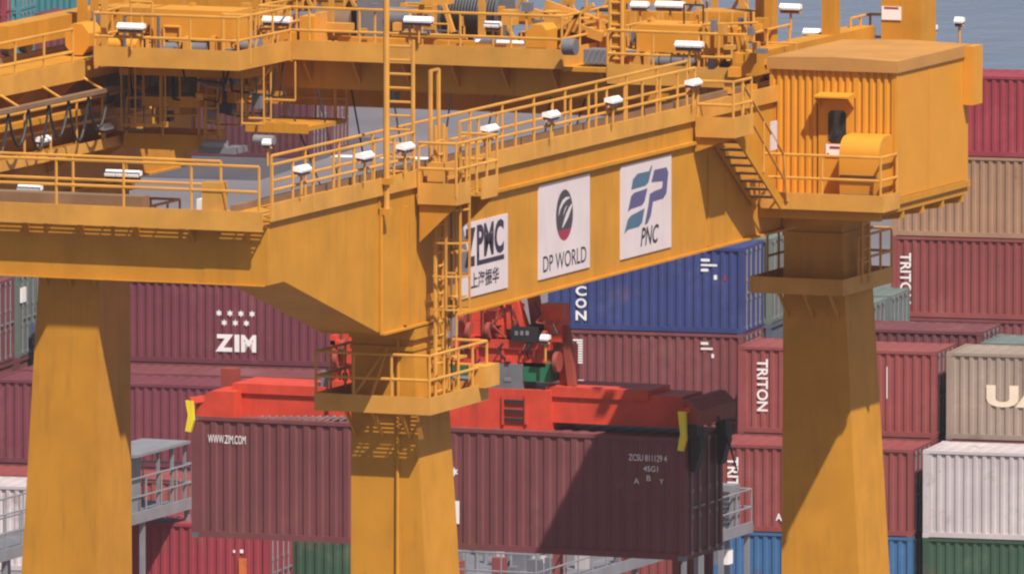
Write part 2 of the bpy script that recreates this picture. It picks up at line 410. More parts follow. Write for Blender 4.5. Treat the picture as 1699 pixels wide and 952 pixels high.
# tall mast pole clamped to the girder
mp = MB().tube((0.14, -2.32, 24.1), (0.14, -2.32, 29.0), 0.066, 8).build('mast_pole', YRL, crane)
for zz in (24.05, 24.7): MB().box(0.0, 0.24, -2.45, -2.2, zz, zz + 0.13).build('clamp', YEL, mp)
MB().tube((0.055, -2.42, 21.5), (0.055, -2.42, 24.1), 0.04).build('conduit', YEL, crane)

# walkway railings along the girders
wz = GZ1 + 0.06
railing(crane, [(0.06, -8.4, wz), (0.06, -0.6, wz)], 1.12, 1.08)
railing(crane, [(0.06, 2.0, wz), (0.06, 16.0, wz)], 1.12, 1.08)
railing(crane, [(-0.72, -6.6, wz), (-0.72, 17.5, wz)], 1.12, 1.9)
railing(crane, [(-17.93, 4.0, 24.31), (-17.93, 22.2, 24.31)], 1.12, 1.6)
railing(crane, [(-17.75, 4.0, 22.65), (-17.75, 26.5, 22.65)], 1.12, 1.5)
wl = MB().box(-18.695, -17.72, 4.0, 26.6, 22.58, 22.645).build('walkway', YEL, crane)
MB().box(-17.715, -17.69, 4.0, 26.6, 22.52, 22.76).build('toe_board', YRL, wl)
for i in range(8):
    y = 5.0 + i * 2.9
    MB().prism([(-18.69, 22.57), (-17.75, 22.57), (-18.69, 22.0)], 1, y, y + 0.05).build('bracket', YEL, wl)
# tie beam railings
railing(crane, [(-18.6, -8.84, 24.46), (-0.05, -8.84, 24.46)], 1.18, 1.58, rails=(1.0, 0.55))
railing(crane, [(-18.6, -7.25, 24.46), (-1.6, -7.25, 24.46)], 1.1, 3.1, rails=(1.0, 0.55))
MB().box(-1.35, -0.9, -8.85, -8.55, 24.465, 25.28).build('junction_box', YRL, crane)
MB().box(-7.6, -3.2, -7.75, -7.35, 24.465, 24.80).build('side_box', YDK, crane)  # low dark box along the inner edge of the tie deck
MB().box(-1.75, -1.45, -8.2, -7.9, 24.465, 24.85).build('battery_box', WHT, crane)

# floodlights along the walkways (bracket arm and white hood)
_FL = {}
def flood(parent, p, wd=0.34, axis='y', n=1, tilt=0.12):
    key = (wd, axis, n)
    if key not in _FL:
        mb = MB()
        for i in range(n):
            o = (i - (n - 1) / 2) * wd * 1.06
            prof = [(-0.10, -0.03), (0.12, -0.06), (0.13, -0.01), (0.03, 0.08), (-0.10, 0.06)]
            m2 = MB().prism(prof, 1, o - wd / 2, o + wd / 2)
            mb.add(m2.v, m2.f)
        if axis == 'y': pass
        else: mb.v = [(q[1], -q[0], q[2]) for q in mb.v]
        a = mb.mesh(LAMP); a.name = 'floodlight'
        lens = MB()
        for i in range(n):
            o = (i - (n - 1) / 2) * wd * 1.06
            m2 = MB().prism([(-0.08, -0.10), (0.08, -0.13), (0.115, -0.062), (-0.08, -0.035)], 1, o - wd / 2 + 0.02, o + wd / 2 - 0.02); lens.add(m2.v, m2.f)
        if axis != 'y': lens.v = [(q[1], -q[0], q[2]) for q in lens.v]
        ln = lens.mesh(LENS); ln.name = 'lamp_glass'
        mb = MB(); L = wd * 1.06 * n / 2
        mb.tube((0, 0, -0.14), (0, 0, -0.55), 0.03).tube((0, -L, -0.13), (0, L, -0.13), 0.03)
        if axis != 'y': mb.v = [(q[1], -q[0], q[2]) for q in mb.v]
        c = mb.mesh(YRL); c.name = 'lamp_bracket'
        _FL[key] = (a, c, ln)
    f = link('floodlight', _FL[key][0], parent, p)
    link('lamp_bracket', _FL[key][1], f); link('lamp_glass', _FL[key][2], f)
    return f
for px, py in ((500, 280), (605, 258), (672, 243), (812, 213), (914, 190), (1017, 166), (1150, 137)):
    q = on(0, 0.15, px, py)
    flood(crane, q, 0.18, 'y', 3)
for px, py in ((205, 288),):
    flood(crane, on(1, -7.0, px, py), 0.25, 'x', 3)
flood(crane, on(1, -6.8, 50, 312), 0.25, 'x', 2)
for px, py in ((70, 231), (173, 211)):
    flood(crane, on(0, -17.7, px, py), 0.26, 'y', 2)

# logo boards on the girder web
def board(v0, v1, z0, z1):
    return MB().box(0.002, 0.03, v0, v1, z0, z1).build('logo_board', SIGN, crane)
FX = faceX(0.034)
s = board(2.13, 4.86, 21.78, 23.40)
h = 1.62
s['label'] = 'white ZPMC logo board'
pl = [letters('Z', 2.36, 22.44, 0.62, 0.84, 0.06), letters('PMC', 3.06, 22.58, 1.56, 0.74, 0.035), rect(3.06, 22.43, 4.64, 22.535), rect(3.06, 22.53, 3.19, 22.70)]
flat(pl, FX).build('lettering', INK, s)
flat([letters('上海振华', 2.72, 21.94, 1.62, 0.36, 0.02)], FX).build('lettering', INK, s)
s = board(6.68, 9.70, 21.76, 23.84)
s['label'] = 'white DP WORLD logo board'
flat([letters('DP WORLD', 6.92, 21.90, 2.56, 0.36, 0.004)], FX).build('lettering', INK, s)
# the globe: an upright ellipse in red and charcoal with pale swooshes
ec, ez, ea, eb = 8.18, 23.06, 0.50, 0.56
def ell(a0, a1, n=28, k=1.0): return [(ec + k * ea * math.cos(a0 + (a1 - a0) * i / n), ez + k * eb * math.sin(a0 + (a1 - a0) * i / n)) for i in range(n + 1)]
flat([poly(*ell(R(-35), R(215)))], FX).build('emblem', INKG, s)
flat([poly(*ell(R(215), R(325)))], FX).build('emblem', INKR, s)
FX2 = faceX(0.038)
def swoosh(pts, wd):
    n = len(pts); L = []; Rr = []
    for i, p in enumerate(pts):
        a = pts[max(0, i - 1)]; b = pts[min(n - 1, i + 1)]; d = V3((b[0] - a[0], b[1] - a[1], 0)).normalized()
        t = wd * math.sin(math.pi * (i + 0.35) / (n - 0.3)); L.append((p[0] - d.y * t, p[1] + d.x * t)); Rr.append((p[0] + d.y * t, p[1] - d.x * t))
    vs = L + Rr
    return vs, [(i, i + n, i + n + 1, i + 1) for i in range(n - 1)]
flat([swoosh([(ec - 0.36, ez + 0.02), (ec - 0.28, ez + 0.17), (ec - 0.12, ez + 0.29), (ec + 0.08, ez + 0.35), (ec + 0.30, ez + 0.36)], 0.05),
      swoosh([(ec - 0.14, ez - 0.27), (ec + 0.02, ez - 0.13), (ec + 0.16, ez - 0.02), (ec + 0.30, ez + 0.10), (ec + 0.44, ez + 0.20)], 0.075),
      swoosh([(ec - 0.08, ez + 0.0), (ec + 0.02, ez + 0.12), (ec + 0.14, ez + 0.2)], 0.02)], FX2).build('emblem', SIGN, s)
s = board(11.57, 14.64, 21.74, 23.83)
s['label'] = 'white PNC logo board'
def G(x, y): return (11.57 + (x - 88) / (480 - 88) * 3.07, 23.83 - ((y - (165 - (x - 88) * 0.2)) / 725.0) * 2.09)
def gp(*p): return poly(*[G(*q) for q in reversed(p)])
flat([gp((165, 350), (180, 270), (215, 228), (305, 212), (320, 172), (330, 172), (300, 300), (275, 325), (190, 345))], FX).build('emblem', INKT, s)
flat([gp((140, 520), (165, 400), (190, 375), (292, 345), (270, 445), (250, 475), (165, 500))], FX).build('emblem', INKB, s)
flat([gp((112, 690), (140, 580), (165, 550), (270, 500), (250, 610), (225, 640), (140, 660))], FX).build('emblem', INKT, s)
flat([gp((322, 300), (345, 205), (440, 188), (455, 230), (440, 390), (415, 430), (335, 452), (345, 370), (405, 350), (412, 300), (405, 295))], FX).build('emblem', INKB, s)
flat([gp((300, 470), (310, 390), (345, 370), (335, 452), (318, 560), (295, 615), (270, 632))], FX).build('emblem', INKB, s)
flat([letters('PNC', 12.75, 21.92, 1.02, 0.42, 0.018, 0.25)], FX).build('lettering', INK, s)

# ------------------------------------------------------------------ electrical house on the far end
hs = empty('electrical_house', (0, 0, 0), parent=crane)
HX0, HX1, HY0, HY1, HZ0, HZ1 = -0.10, 2.98, 21.15, 25.85, 22.35, 25.20
def corr_y(x0, x1, z0, z1, y, pitch, dep, m, name, parent):     # ribbed sheet facing -Y
    pr = []; x = x0; p = pitch
    while x < x1 - 1e-6:
        for dx, d in ((0, 0), (0.40 * p, 0), (0.52 * p, dep), (0.88 * p, dep)):
            if x + dx < x1: pr.append((x + dx, y + d))
        x += p
    pr.append((x1, y))
    n = len(pr); vs = [(a, b, z0) for a, b in pr] + [(a, b, z1) for a, b in pr]
    return MB().add(vs, [(i, i + 1, i + 1 + n, i + n) for i in range(n - 1)]).build(name, m, parent)
hb = MB().box(HX0 + 0.03, HX1 - 0.002, HY0 + 0.06, HY1, HZ0, HZ1).build('house_shell', HOU, hs)
DX0, DX1 = 1.05, 1.98
corr_y(HX0, DX0, HZ0, HZ1, HY0, 0.175, 0.045, HOU, 'wall_sheet', hs)
corr_y(DX1, HX1, HZ0, HZ1, HY0, 0.175, 0.045, HOU, 'wall_sheet', hs)
corr_y(DX0, DX1, HZ0 + 2.25, HZ1, HY0, 0.175, 0.045, HOU, 'wall_sheet', hs)
MB().box(HX0 - 0.01, HX0 + 0.05, HY0 - 0.01, HY0 + 0.09, HZ0, HZ1).box(HX1 - 0.06, HX1 + 0.012, HY0 - 0.012, HY0 + 0.09, HZ0, HZ1).build('corner_trim', HOU, hs)
dr = MB().box(DX0 + 0.03, DX1 - 0.03, HY0 - 0.01, HY0 + 0.05, HZ0, HZ0 + 2.2).build('door', HOU, hs)
wx0, wx1, wz0, wz1 = 1.32, 1.76, HZ0 + 1.20, HZ0 + 1.95
ch = 0.07
wp = [(wx0 + ch, wz0), (wx1 - ch, wz0), (wx1, wz0 + ch), (wx1, wz1 - ch), (wx1 - ch, wz1), (wx0 + ch, wz1), (wx0, wz1 - ch), (wx0, wz0 + ch)]
MB().prism(wp, 1, HY0 - 0.025, HY0 - 0.011).build('window_pane', GLS, dr)
MB().prism([(a + (0.03 if a > 1.5 else -0.03), b + (0.03 if b > HZ0 + 1.5 else -0.03)) for a, b in wp], 1, HY0 - 0.018, HY0 - 0.0105).build('window_frame', HOU, dr)
nb = MB().box(1.27, 1.73, HY0 - 0.03, HY0 - 0.012, HZ0 + 0.88, HZ0 + 1.17).build('notice_plate', WHT, dr)
flat([rect(1.36, HZ0 + 1.07, 1.68, HZ0 + 1.13), rect(1.295, HZ0 + 0.91, 1.35, HZ0 + 0.97)], faceY(HY0 - 0.034)).build('lettering', INKR, dr)
MB().prism([(HY0 + 0.01, HZ0 + 2.32), (HY0 - 0.42, HZ0 + 2.26), (HY0 - 0.42, HZ0 + 2.30), (HY0 + 0.01, HZ0 + 2.36)], 0, 1.12, 1.95).prism([(HY0, HZ0 + 2.31), (HY0 - 0.40, HZ0 + 2.255), (HY0, HZ0 + 2.0)], 0, 1.12, 1.14).prism([(HY0, HZ0 + 2.31), (HY0 - 0.40, HZ0 + 2.255), (HY0, HZ0 + 2.0)], 0, 1.93, 1.95).build('door_hood', HOU, dr)
# rounded plant housing beside the door
pr = [(HY0 - 0.01, HZ0 + 0.02)] + [(HY0 - 0.01, HZ0 + 1.45)] + [(HY0 - 0.42 - 0.42 * math.sin(a), HZ0 + 1.02 + 0.42 * math.cos(a)) for a in [i * math.pi / 2 / 6 for i in range(7)]] + [(HY0 - 0.84, HZ0 + 0.55), (HY0 - 0.78, HZ0 + 0.02)]
MB().prism(pr, 0, 1.90, 2.86).build('plant_housing', HOU, hs, smooth=True)
MB().box(1.93, 2.83, HY0 - 0.86, HY0 - 0.835, HZ0 + 0.52, HZ0 + 0.57).box(1.98, 2.72, HY0 - 0.83, HY0 - 0.80, HZ0 + 0.03, HZ0 + 0.14).build('louvre', YDK, hs)
# roof slab with fascia
rf_ = MB().prism([(HX0 - 0.06, HZ1 + 0.004), (HX1 + 0.05, HZ1 + 0.004), (HX1 + 0.05, HZ1 + 0.27), ((HX0 + HX1) / 2, HZ1 + 0.32), (HX0 - 0.06, HZ1 + 0.27)], 1, HY0 - 0.07, HY1 + 0.10).build('roof', ROOF, hs)
MB().box(HX1 + 0.003, HX1 + 0.24, HY1 - 0.35, HY1 + 0.30, HZ0 + 1.75, HZ1 + 0.25).build('side_box', HOU, hs)
MB().box(HX1 + 0.001, HX1 + 0.012, 23.2, 23.24, HZ0, HZ1).build('panel_joint', HOU, hs)
# service platform in front and under the house
sp = MB().box(0.12, 3.05, 20.05, HY0 + 0.1, 22.20, 22.26).build('service_platform', YEL, crane)
MB().box(0.12, 3.05, 20.015, 20.048, 22.12, 22.50).box(3.052, 3.085, 20.015, 21.1, 22.12, 22.50).build('toe_board', YRL, sp)
MB().box(0.02, 2.95, 20.15, 20.32, 21.90, 22.118).build('platform_beam', YEL, sp)
MB().box(2.80, 2.97, 20.3, 25.85, 22.02, 22.195).box(2.99, 3.03, 21.1, 25.9, 22.20, 22.34).build('platform_beam', YEL, sp)
MB().box(0.1, 2.9, 21.2, 25.8, 22.20, 22.345).build('floor_plate', YEL, sp)
for i in range(4):
    y = 21.6 + i * 1.3
    MB().prism([(0.05, 22.015), (2.96, 22.015), (2.96, 21.85), (0.05, 21.5)], 1, y, y + 0.12).build('bracket', YEL, sp)
railing(crane, [(0.16, 20.06, 22.26), (3.0, 20.06, 22.26), (3.0, 21.1, 22.26)], 1.1, 1.4)
# stair from the walkway down to the platform
st = MB().bar((0.10, 16.75, 24.22), (0.10, 19.75, 22.24), 0.05, 0.24).bar((0.72, 16.75, 24.22), (0.72, 19.75, 22.24), 0.05, 0.24).build('stair', YEL, crane)
TR = MB().box(0.13, 0.69, -0.14, 0.14, -0.025, 0.025).mesh(YDK); TR.name = 'tread'
for i in range(9):
    t = (i + 0.6) / 9.6; link('tread', TR, st, (0, 16.75 + 3.0 * t, 24.22 - 1.98 * t))
MB().path([(0.76, 17.2, 25.2), (0.76, 19.75, 23.4), (0.76, 20.0, 22.3)], 0.032).path([(0.76, 17.2, 24.7), (0.76, 19.75, 22.85)], 0.026).tube((0.76, 18.5, 23.1), (0.76, 18.5, 24.3), 0.03).tube((0.76, 17.2, 24.0), (0.76, 17.2, 25.2), 0.032).build('handrail', YRL, st)
tl = MB().box(0.09, 1.0, 16.0, 17.2, 24.20, 24.26).build('landing', YEL, crane)
MB().box(0.09, 1.035, 15.965, 15.998, 24.10, 24.56).build('toe_board', YRL, tl)
MB().box(1.002, 1.035, 16.0, 17.15, 24.10, 24.56).build('toe_board', YRL, tl)
railing(crane, [(0.12, 16.02, 24.26), (0.98, 16.02, 24.26), (0.98, 17.15, 24.26)], 1.1, 0.6)
for yy in (16.05, 17.05): MB().prism([(0.05, 24.09), (0.98, 24.09), (0.05, 23.75)], 1, yy, yy + 0.06).build('bracket', YEL, tl)
MB().box(0.74, 0.78, 18.95, 19.3, 23.55, 24.2).build('warning_board', SIGN, crane)

# masts and service posts at the far end
FM = empty('service_mast', (0, 0, 0), parent=crane)
q0 = on(1, 30.0, 1462, 60); q1 = on(1, 30.0, 1528, 60)
MB().box(q0.x, q1.x, 30.0, 31.0, GZ1 + 0.06, 30.5).build('mast_box', YEL, FM)
a = on(1, 29.98, 1463, 33); b = on(1, 29.98, 1495, 12)
sg = MB().box(a.x, b.x, 29.97, 29.995, a.z, b.z).build('notice_plate', WHT, FM)
flat([rect(a.x + 0.06, b.z - 0.06, b.x - 0.06, b.z - 0.01)], faceY(29.966)).build('lettering', INKR, FM)
for px0, px1, vv in ((1363, 1385, 27.5), (1268, 1281, 24.6), (1253, 1262, 25.0)):
    a = on(1, vv, px0, 60); b = on(1, vv, px1, 60)
    MB().box(a.x, b.x, vv, vv + 0.35, 24.53, 30.0).build('mast_post', YEL, FM)
railing(crane, [(-1.3, 29.5, wz), (-1.3, 30.8, wz), (0.0, 30.8, wz)], 1.1, 0.6)

# ------------------------------------------------------------------ the trolley on the girders
DV = 2.3                                          # the trolley stands this much farther along the girders than its drawing datum
def T(x, y, v): return on(1, v + DV, x, y)
tr = empty('crane_trolley', (0, 0, 0))
tag(tr, 'yellow hoist trolley with railed machinery platforms riding on top of the crane girders', 'trolley')
FZ = 24.63
def pbox(name, x0, x1, y0, y1, v, dep, m, parent=None):       # box whose near face covers these photograph pixels on the plane v
    a = T(x0, y1, v); b = T(x1, y0, v)
    return MB().box(a.x, b.x, v + DV, v + DV + dep, a.z, b.z).build(name, m, parent or tr)
def pcyl(name, x0, x1, y, rpx, v, m, parent=None, n=16):      # lying cylinder along u
    a = T(x0, y, v); b = T(x1, y, v); rr = rpx / 71.0
    z = (a.z + b.z) / 2
    mb = MB().tube((a.x, v + DV, z), (b.x, v + DV, z), rr, n)
    return mb.build(name, m, parent or tr, smooth=True)
# end carriages and wheels on the rails
for gx in (-1.23, -19.93):
    ec_ = MB().box(gx - 0.28, gx + 0.28, 22.4, 30.2, GZ1 + 0.42, GZ1 + 0.95).build('end_carriage', YEL, tr)
    for y in (23.0, 24.0, 28.6, 29.6):
        MB().tube((gx - 0.10, y, GZ1 + 0.44), (gx + 0.10, y, GZ1 + 0.44), 0.24, 16).build('wheel', STL, ec_, smooth=True)
# main cross beams
for y in (26.2, 29.4):
    bm = MB().box(-18.4, -2.4, y, y + 0.6, 23.86, 24.56).build('cross_beam', YEL, tr)
    if y < 27:
        for i in range(7):
            x = -13.6 + i * 1.25
            MB().prism([(25.75, 24.56), (25.75, 24.48), (26.195, 24.0), (26.195, 24.56)], 0, x, x + 0.05).build('bracket', YEL, bm)
# platforms: left, middle, right
def platform(x0, x1, y0, y1, posts=1.2, sk=0.40):
    pf = MB().box(x0, x1, y0, y1, FZ, FZ + 0.05).build('platform', YEL, tr)
    MB().box(x0, x1, y0 - 0.035, y0 - 0.002, FZ - 0.06, FZ + sk).box(x0 - 0.035, x0 - 0.002, y0, y1, FZ - 0.06, FZ + sk).box(x1 + 0.002, x1 + 0.035, y0 - 0.03, y1, FZ - 0.06, FZ + sk).build('toe_board', YRL, pf)
    railing(tr, [(x0, y1, FZ + 0.05), (x0, y0, FZ + 0.05), (x1, y0, FZ + 0.05), (x1, y1, FZ + 0.05)], 1.12, posts)
    return pf
pa = T(157, 108, 20.2).x; pb = T(395, 110, 20.2).x
platform(pa, pb, 22.5, 25.6)
MB().box(pa + 0.5, pb - 0.3, 23.6, 25.6, FZ - 0.35, FZ - 0.065).build('platform_beam', YEL, tr)
ma = T(430, 100, 23.4).x; mb_ = T(932, 104, 23.4).x
platform(ma, mb_, 25.7, 30.2)
ra = T(1008, 133, 20.4).x; rb = T(1235, 128, 20.4).x
platform(ra, rb, 22.7, 25.6)
MB().box(ra + 0.3, rb - 0.3, 23.8, 25.6, FZ - 0.35, FZ - 0.065).build('platform_beam', YEL, tr)
MB().box(pb + 0.04, ma - 0.04, 25.65, 30.2, FZ - 0.1, FZ).build('floor_plate', YEL, tr)
MB().box(mb_ + 0.04, ra - 0.04, 25.65, 30.2, FZ - 0.1, FZ).build('floor_plate', YEL, tr)
MB().box(ra + 0.5, rb - 0.2, 25.65, 30.2, FZ - 0.1, FZ).build('floor_plate', YEL, tr)
# left module machinery
c = pbox('switch_cabinet', 249, 386, 20, 64, 21.2, 1.2, HOU)
c2 = pbox('switch_cabinet', 166, 246, 14, 52, 21.6, 1.0, YEL)
c = pcyl('motor', 180, 230, 75, 11, 21.0, HOU)
pbox('motor_bed', 178, 232, 84, 90, 20.8, 0.5, YDK)
pcyl('motor', 266, 300, 80, 11, 21.3, GRY); pcyl('motor', 312, 345, 80, 11, 21.3, GRY)
pbox('bearing_block', 256, 264, 62, 92, 21.0, 0.5, YRL); pbox('bearing_block', 303, 311, 62, 92, 21.0, 0.5, YRL); pbox('bearing_block', 348, 356, 62, 92, 21.0, 0.5, YRL)
pbox('relay_box', 358, 378, 68, 90, 21.0, 0.4, YRL)
flood(tr, T(218, 44, 20.1), 0.21, 'x', 3)
# cable reel housing over the left girder
q = T(128, 66, 22.6)
oc = [(0.33 * math.cos(R(22.5 + 45 * i)), 0.40 * math.sin(R(22.5 + 45 * i))) for i in range(8)]
MB().prism([(q.x + a, q.z + b) for a, b in oc], 1, 24.9, 25.7).build('reel_housing', HOU, tr)
pbox('reel_base', 110, 148, 92, 112, 22.7, 0.6, BLK)
pbox('mast_post', 128, 138, -40, 40, 23.6, 0.25, YEL); pbox('mast_post', 150, 158, -40, 70, 23.8, 0.2, YEL); pbox('mast_post', 168, 176, -40, 80, 20.4, 0.1, YRL)
pbox('motor', 152, 166, 20, 50, 23.6, 0.4, GRY)
# driver's cab slung under the left platform
cb = pbox('operator_cab', 236, 330, 118, 176, 21.6, 1.6, YEL)
for x0 in (240, 270, 300):
    pbox('window_pane', x0, x0 + 26, 124, 160, 21.585, 0.012, GLS, cb)
pbox('cab_hanger', 244, 250, 106, 118, 21.8, 0.1, YEL); pbox('cab_hanger', 312, 318, 108, 118, 21.8, 0.1, YEL)
# maintenance bracket and lower platform beside the cab
a = T(358, 188, 22.5); b = T(404, 142, 22.5)
MB().prism([(a.x, b.z), (b.x, b.z), (b.x, b.z - 0.22), (b.x - 0.22, a.z + 0.25), (b.x - 0.22, a.z), (a.x, a.z + 0.12)], 1, 24.8, 25.05).build('hanger_bracket', HOU, tr)
MB().bar(T(448, 108, 22.6), T(404, 165, 22.6), 0.12, 0.12).build('brace', YRL, tr)
pbox('sheave_frame', 298, 318, 152, 190, 22.2, 0.3, YRL); pbox('sheave_frame', 326, 340, 150, 178, 22.2, 0.3, YRL)
a = T(408, 214, 22.4); b = T(512, 196, 22.4)
lp = MB().box(a.x, b.x, 24.7, 27.0, a.z, a.z + 0.10).box(a.x, b.x, 24.67, 24.698, a.z - 0.06, a.z + 0.16).build('lower_platform', YEL, tr)
MB().tube((a.x + 0.1, 24.9, a.z), (a.x + 0.1, 24.9, FZ - 0.1), 0.04).tube((b.x - 0.2, 26.8, a.z), (b.x - 0.2, 26.8, FZ - 0.7), 0.04).build('hanger_rod', YRL, tr)
railing(tr, [(a.x, 24.7, a.z + 0.1), (a.x, 27.0, a.z + 0.1), (b.x, 27.0, a.z + 0.1)], 0.9, 1.0)
pbox('lower_platform', 205, 330, 225, 246, 22.0, 1.6, YEL)
railing(tr, [T(210, 226, 22.0), T(330, 224, 22.0)], 0.9, 0.8)
for x in (214, 262, 322): MB().tube(T(x, 226, 22.6), T(x, 110, 22.6), 0.035).build('hanger_rod', YRL, tr)
pcyl('sheave', 345, 352, 186, 20, 22.4, STL); pcyl('sheave', 366, 374, 172, 17, 22.9, BLK)
pcyl('motor', 340, 376, 240, 8, 21.6, LGY); pbox('winch_base', 330, 390, 246, 254, 21.5, 0.8, GRY)
pcyl('motor', 422, 455, 232, 8, 22.0, LGY); flood(tr, T(444, 236, 21.9), 0.2, 'x', 1)
# middle module: hoist drums, gearboxes, cabinets
dr_ = pcyl('hoist_drum', 742, 836, 22, 36, 26.4, GRY, n=24)
pcyl('drum_flange', 738, 743, 22, 42, 26.4, STL, dr_, 24); pcyl('drum_flange', 835, 840, 22, 42, 26.4, STL, dr_, 24)
rg = MB(); a = T(745, 22, 26.4); b = T(834, 22, 26.4)
for i in range(18):
    x = a.x + (b.x - a.x) * (i + 0.5) / 18; rg.tube((x - 0.022, 26.4 + DV, a.z), (x + 0.022, 26.4 + DV, a.z), 36 / 71 + 0.025, 24)
rg.build('rope_lay', BLK, dr_, smooth=True)
pbox('gearbox', 592, 640, -20, 66, 26.0, 1.2, GRY)
dr2 = pcyl('hoist_drum', 528, 588, 40, 28, 26.4, YDK, n=24)
pcyl('drum_flange', 526, 530, 40, 33, 26.4, STL, dr2, 24)
pcyl('motor', 644, 690, 30, 18, 26.2, GRY)
pbox('switch_cabinet', 497, 520, 28, 82, 24.0, 0.7, HOU); pbox('switch_cabinet', 464, 490, 54, 80, 24.0, 0.6, HOU)
pbox('bearing_block', 523, 530, 22, 84, 24.2, 0.5, YRL)
pbox('drum_frame', 534, 580, 40, 50, 24.6, 0.3, YRL); pbox('drum_frame', 560, 860, 72, 92, 24.9, 0.3, YEL)
pbox('head_box', 698, 738, -16, 8, 24.4, 0.6, YRL)
for q_ in ((737, 8, 752, 54, 24.4), (722, 8, 719, 60, 24.4), (700, 8, 690, 60, 24.9)): MB().bar(T(q_[0], q_[1], q_[4]), T(q_[2], q_[3], q_[4]), 0.10, 0.10).build('a_frame_leg', YRL, tr)
pcyl('pipe', 650, 775, 61, 4, 24.0, YRL); pcyl('pipe', 790, 880, 71, 4, 23.9, WHT)
pbox('mast_post', 793, 803, -40, 62, 24.0, 0.12, YRL)
a = T(872, 84, 23.8); b = T(906, 42, 23.8)
MB().prism([(a.x, a.z), (b.x, a.z), (b.x, b.z - 0.12), (b.x - 0.10, b.z), (a.x + 0.14, b.z), (a.x, b.z - 0.22)], 1, 26.1, 26.8).build('brake_housing', HOU, tr)
pbox('relay_box', 832, 850, 18, 42, 24.6, 0.4, YRL)
flood(tr, T(460, 33, 23.3), 0.22, 'x', 3); flood(tr, T(695, 33, 23.3), 0.22, 'x', 3); flood(tr, T(818, 41, 23.6), 0.18, 'x', 2)
pcyl('motor', 402, 432, 76, 12, 23.0, LGY); pcyl('motor', 936, 956, 78, 14, 23.0, GRY)
# service flight and braces right of the middle platform
MB().bar(T(885, 22, 25.0), T(1000, 62, 25.0), 0.10, 0.22).build('stair_stringer', YRL, tr)
MB().bar(T(905, 8, 26.2), T(1010, 44, 26.2), 0.10, 0.22).build('stair_stringer', YRL, tr)
TR2 = MB().box(-0.16, 0.16, 0, 1.1, -0.02, 0.02).mesh(YRL); TR2.name = 'tread'
for i in range(8):
    p = V3(T(885, 22, 25.0)).lerp(T(1000, 62, 25.0), (i + 0.5) / 8); link('tread', TR2, tr, p)
for x0, x1, y0, y1 in ((905, 985, 60, 8), (930, 960, 80, 20), (960, 935, 118, 160), (975, 945, 100, 158)):
    MB().bar(T(x0, y0, 24.6), T(x1, y1, 24.6), 0.09, 0.09).build('brace', YRL, tr)
pbox('vent_grille', 968, 1008, 84, 106, 23.6, 0.6, GRY)
for i in range(4): MB().bar(T(972 + i * 9, 105, 23.58), T(980 + i * 9, 85, 23.58), 0.05, 0.03).build('vent_slat', LGY, tr)
pbox('rail_box', 1010, 1032, -40, 110, 20.9, 0.25, YEL)
ladder(tr, T(1022, 112, 20.85), T(1022, -30, 20.85).z, (1, 0, 0), wd=0.3, step=0.26)
pbox('panel', 905, 1005, 46, 82, 25.6, 0.3, YEL)
# right module machinery
pbox('switch_cabinet', 1056, 1212, 46, 86, 21.2, 1.2, HOU); pbox('switch_cabinet', 1150, 1240, 22, 48, 22.6, 1.0, YEL)
for x in (1078, 1098, 1118, 1138): pcyl('motor', x, x + 17, 102, 11, 21.3, GRY)
pbox('bearing_block', 1068, 1075, 88, 114, 21.0, 0.5, YRL); pbox('bearing_block', 1156, 1163, 88, 114, 21.0, 0.5, YRL)
pbox('relay_box', 1035, 1058, 84, 112, 21.1, 0.5, YRL)
flood(tr, T(1144, 74, 20.3), 0.21, 'x', 3); flood(tr, T(1112, 8, 24.5), 0.22, 'x', 3); flood(tr, T(1062, 8, 24.5), 0.2, 'x', 2)
flood(crane, T(1268, 70, 25.0), 0.16, 'x', 1); flood(crane, T(1312, 12, 27.6), 0.16, 'x', 3); flood(crane, T(1348, 53, 27.4), 0.2, 'x', 2)
flood(crane, T(1540, 46, 29.0), 0.2, 'x', 2); flood(crane, T(1592, 34, 29.6), 0.2, 'x', 1)
# tangle of small gear where trolley, walkway and house meet
for i in range(26):
    x = random.uniform(1165, 1255); y = random.uniform(20, 160); v = random.uniform(18.5, 24.0)
    wv = random.uniform(6, 22); hv = random.uniform(6, 20)
    p = T(x, y, v)
    if p.x > -0.1 or p.z < GZ1 + 0.1: continue
    pbox('relay_box', x, x + wv, y, y + hv, v, 0.2, random.choice((YRL, YRL, YEL, HOU, GRY)))
for x in (1172, 1192, 1214, 1236, 1250):
    MB().tube(T(x, 170, 21.0), T(x, 20, 21.0), 0.035).build('stanchion', YRL, tr)
for y in (38, 92, 118, 136):
    MB().tube(T(1165, y + 4, 20.9), T(1258, y, 20.9), 0.03).build('handrail', YRL, tr)
# upper deck rails behind
railing(tr, [T(160, 10, 27.0), T(640, 20, 27.0)], 1.1, 1.1); railing(tr, [T(840, 24, 27.5), T(1240, 20, 27.5)], 1.1, 1.0)
for x in (205, 260, 300, 335, 380, 410, 440, 470, 545, 1045, 1090, 1130, 1180, 1225):
    pbox('mast_post', x, x + random.uniform(5, 9), -40, 60, random.uniform(24.5, 27.5), 0.12, YRL)
for x, wv, y0, y1 in ((395, 60, -10, 30), (300, 70, -20, 12), (470, 50, -10, 18)):
    pbox('panel', x, x + wv, y0, y1, 27.6, 0.3, random.choice((YEL, YRL)))
for x0, x1, y0, y1, v, m in ((150, 420, -8, 6, 26.0, YEL), (388, 470, 20, 34, 26.6, YRL), (420, 600, 2, 16, 27.4, YEL), (640, 740, 8, 22, 27.2, YEL), (838, 1010, 26, 40, 27.2, YEL), (1030, 1250, 26, 44, 26.6, YEL), (1036, 1150, -6, 6, 27.2, YRL), (1170, 1260, 40, 66, 25.4, YEL), (860, 1000, 60, 84, 27.6, YEL)):
    pbox('frame_beam', x0, x1, y0, y1, v, 0.3, m)
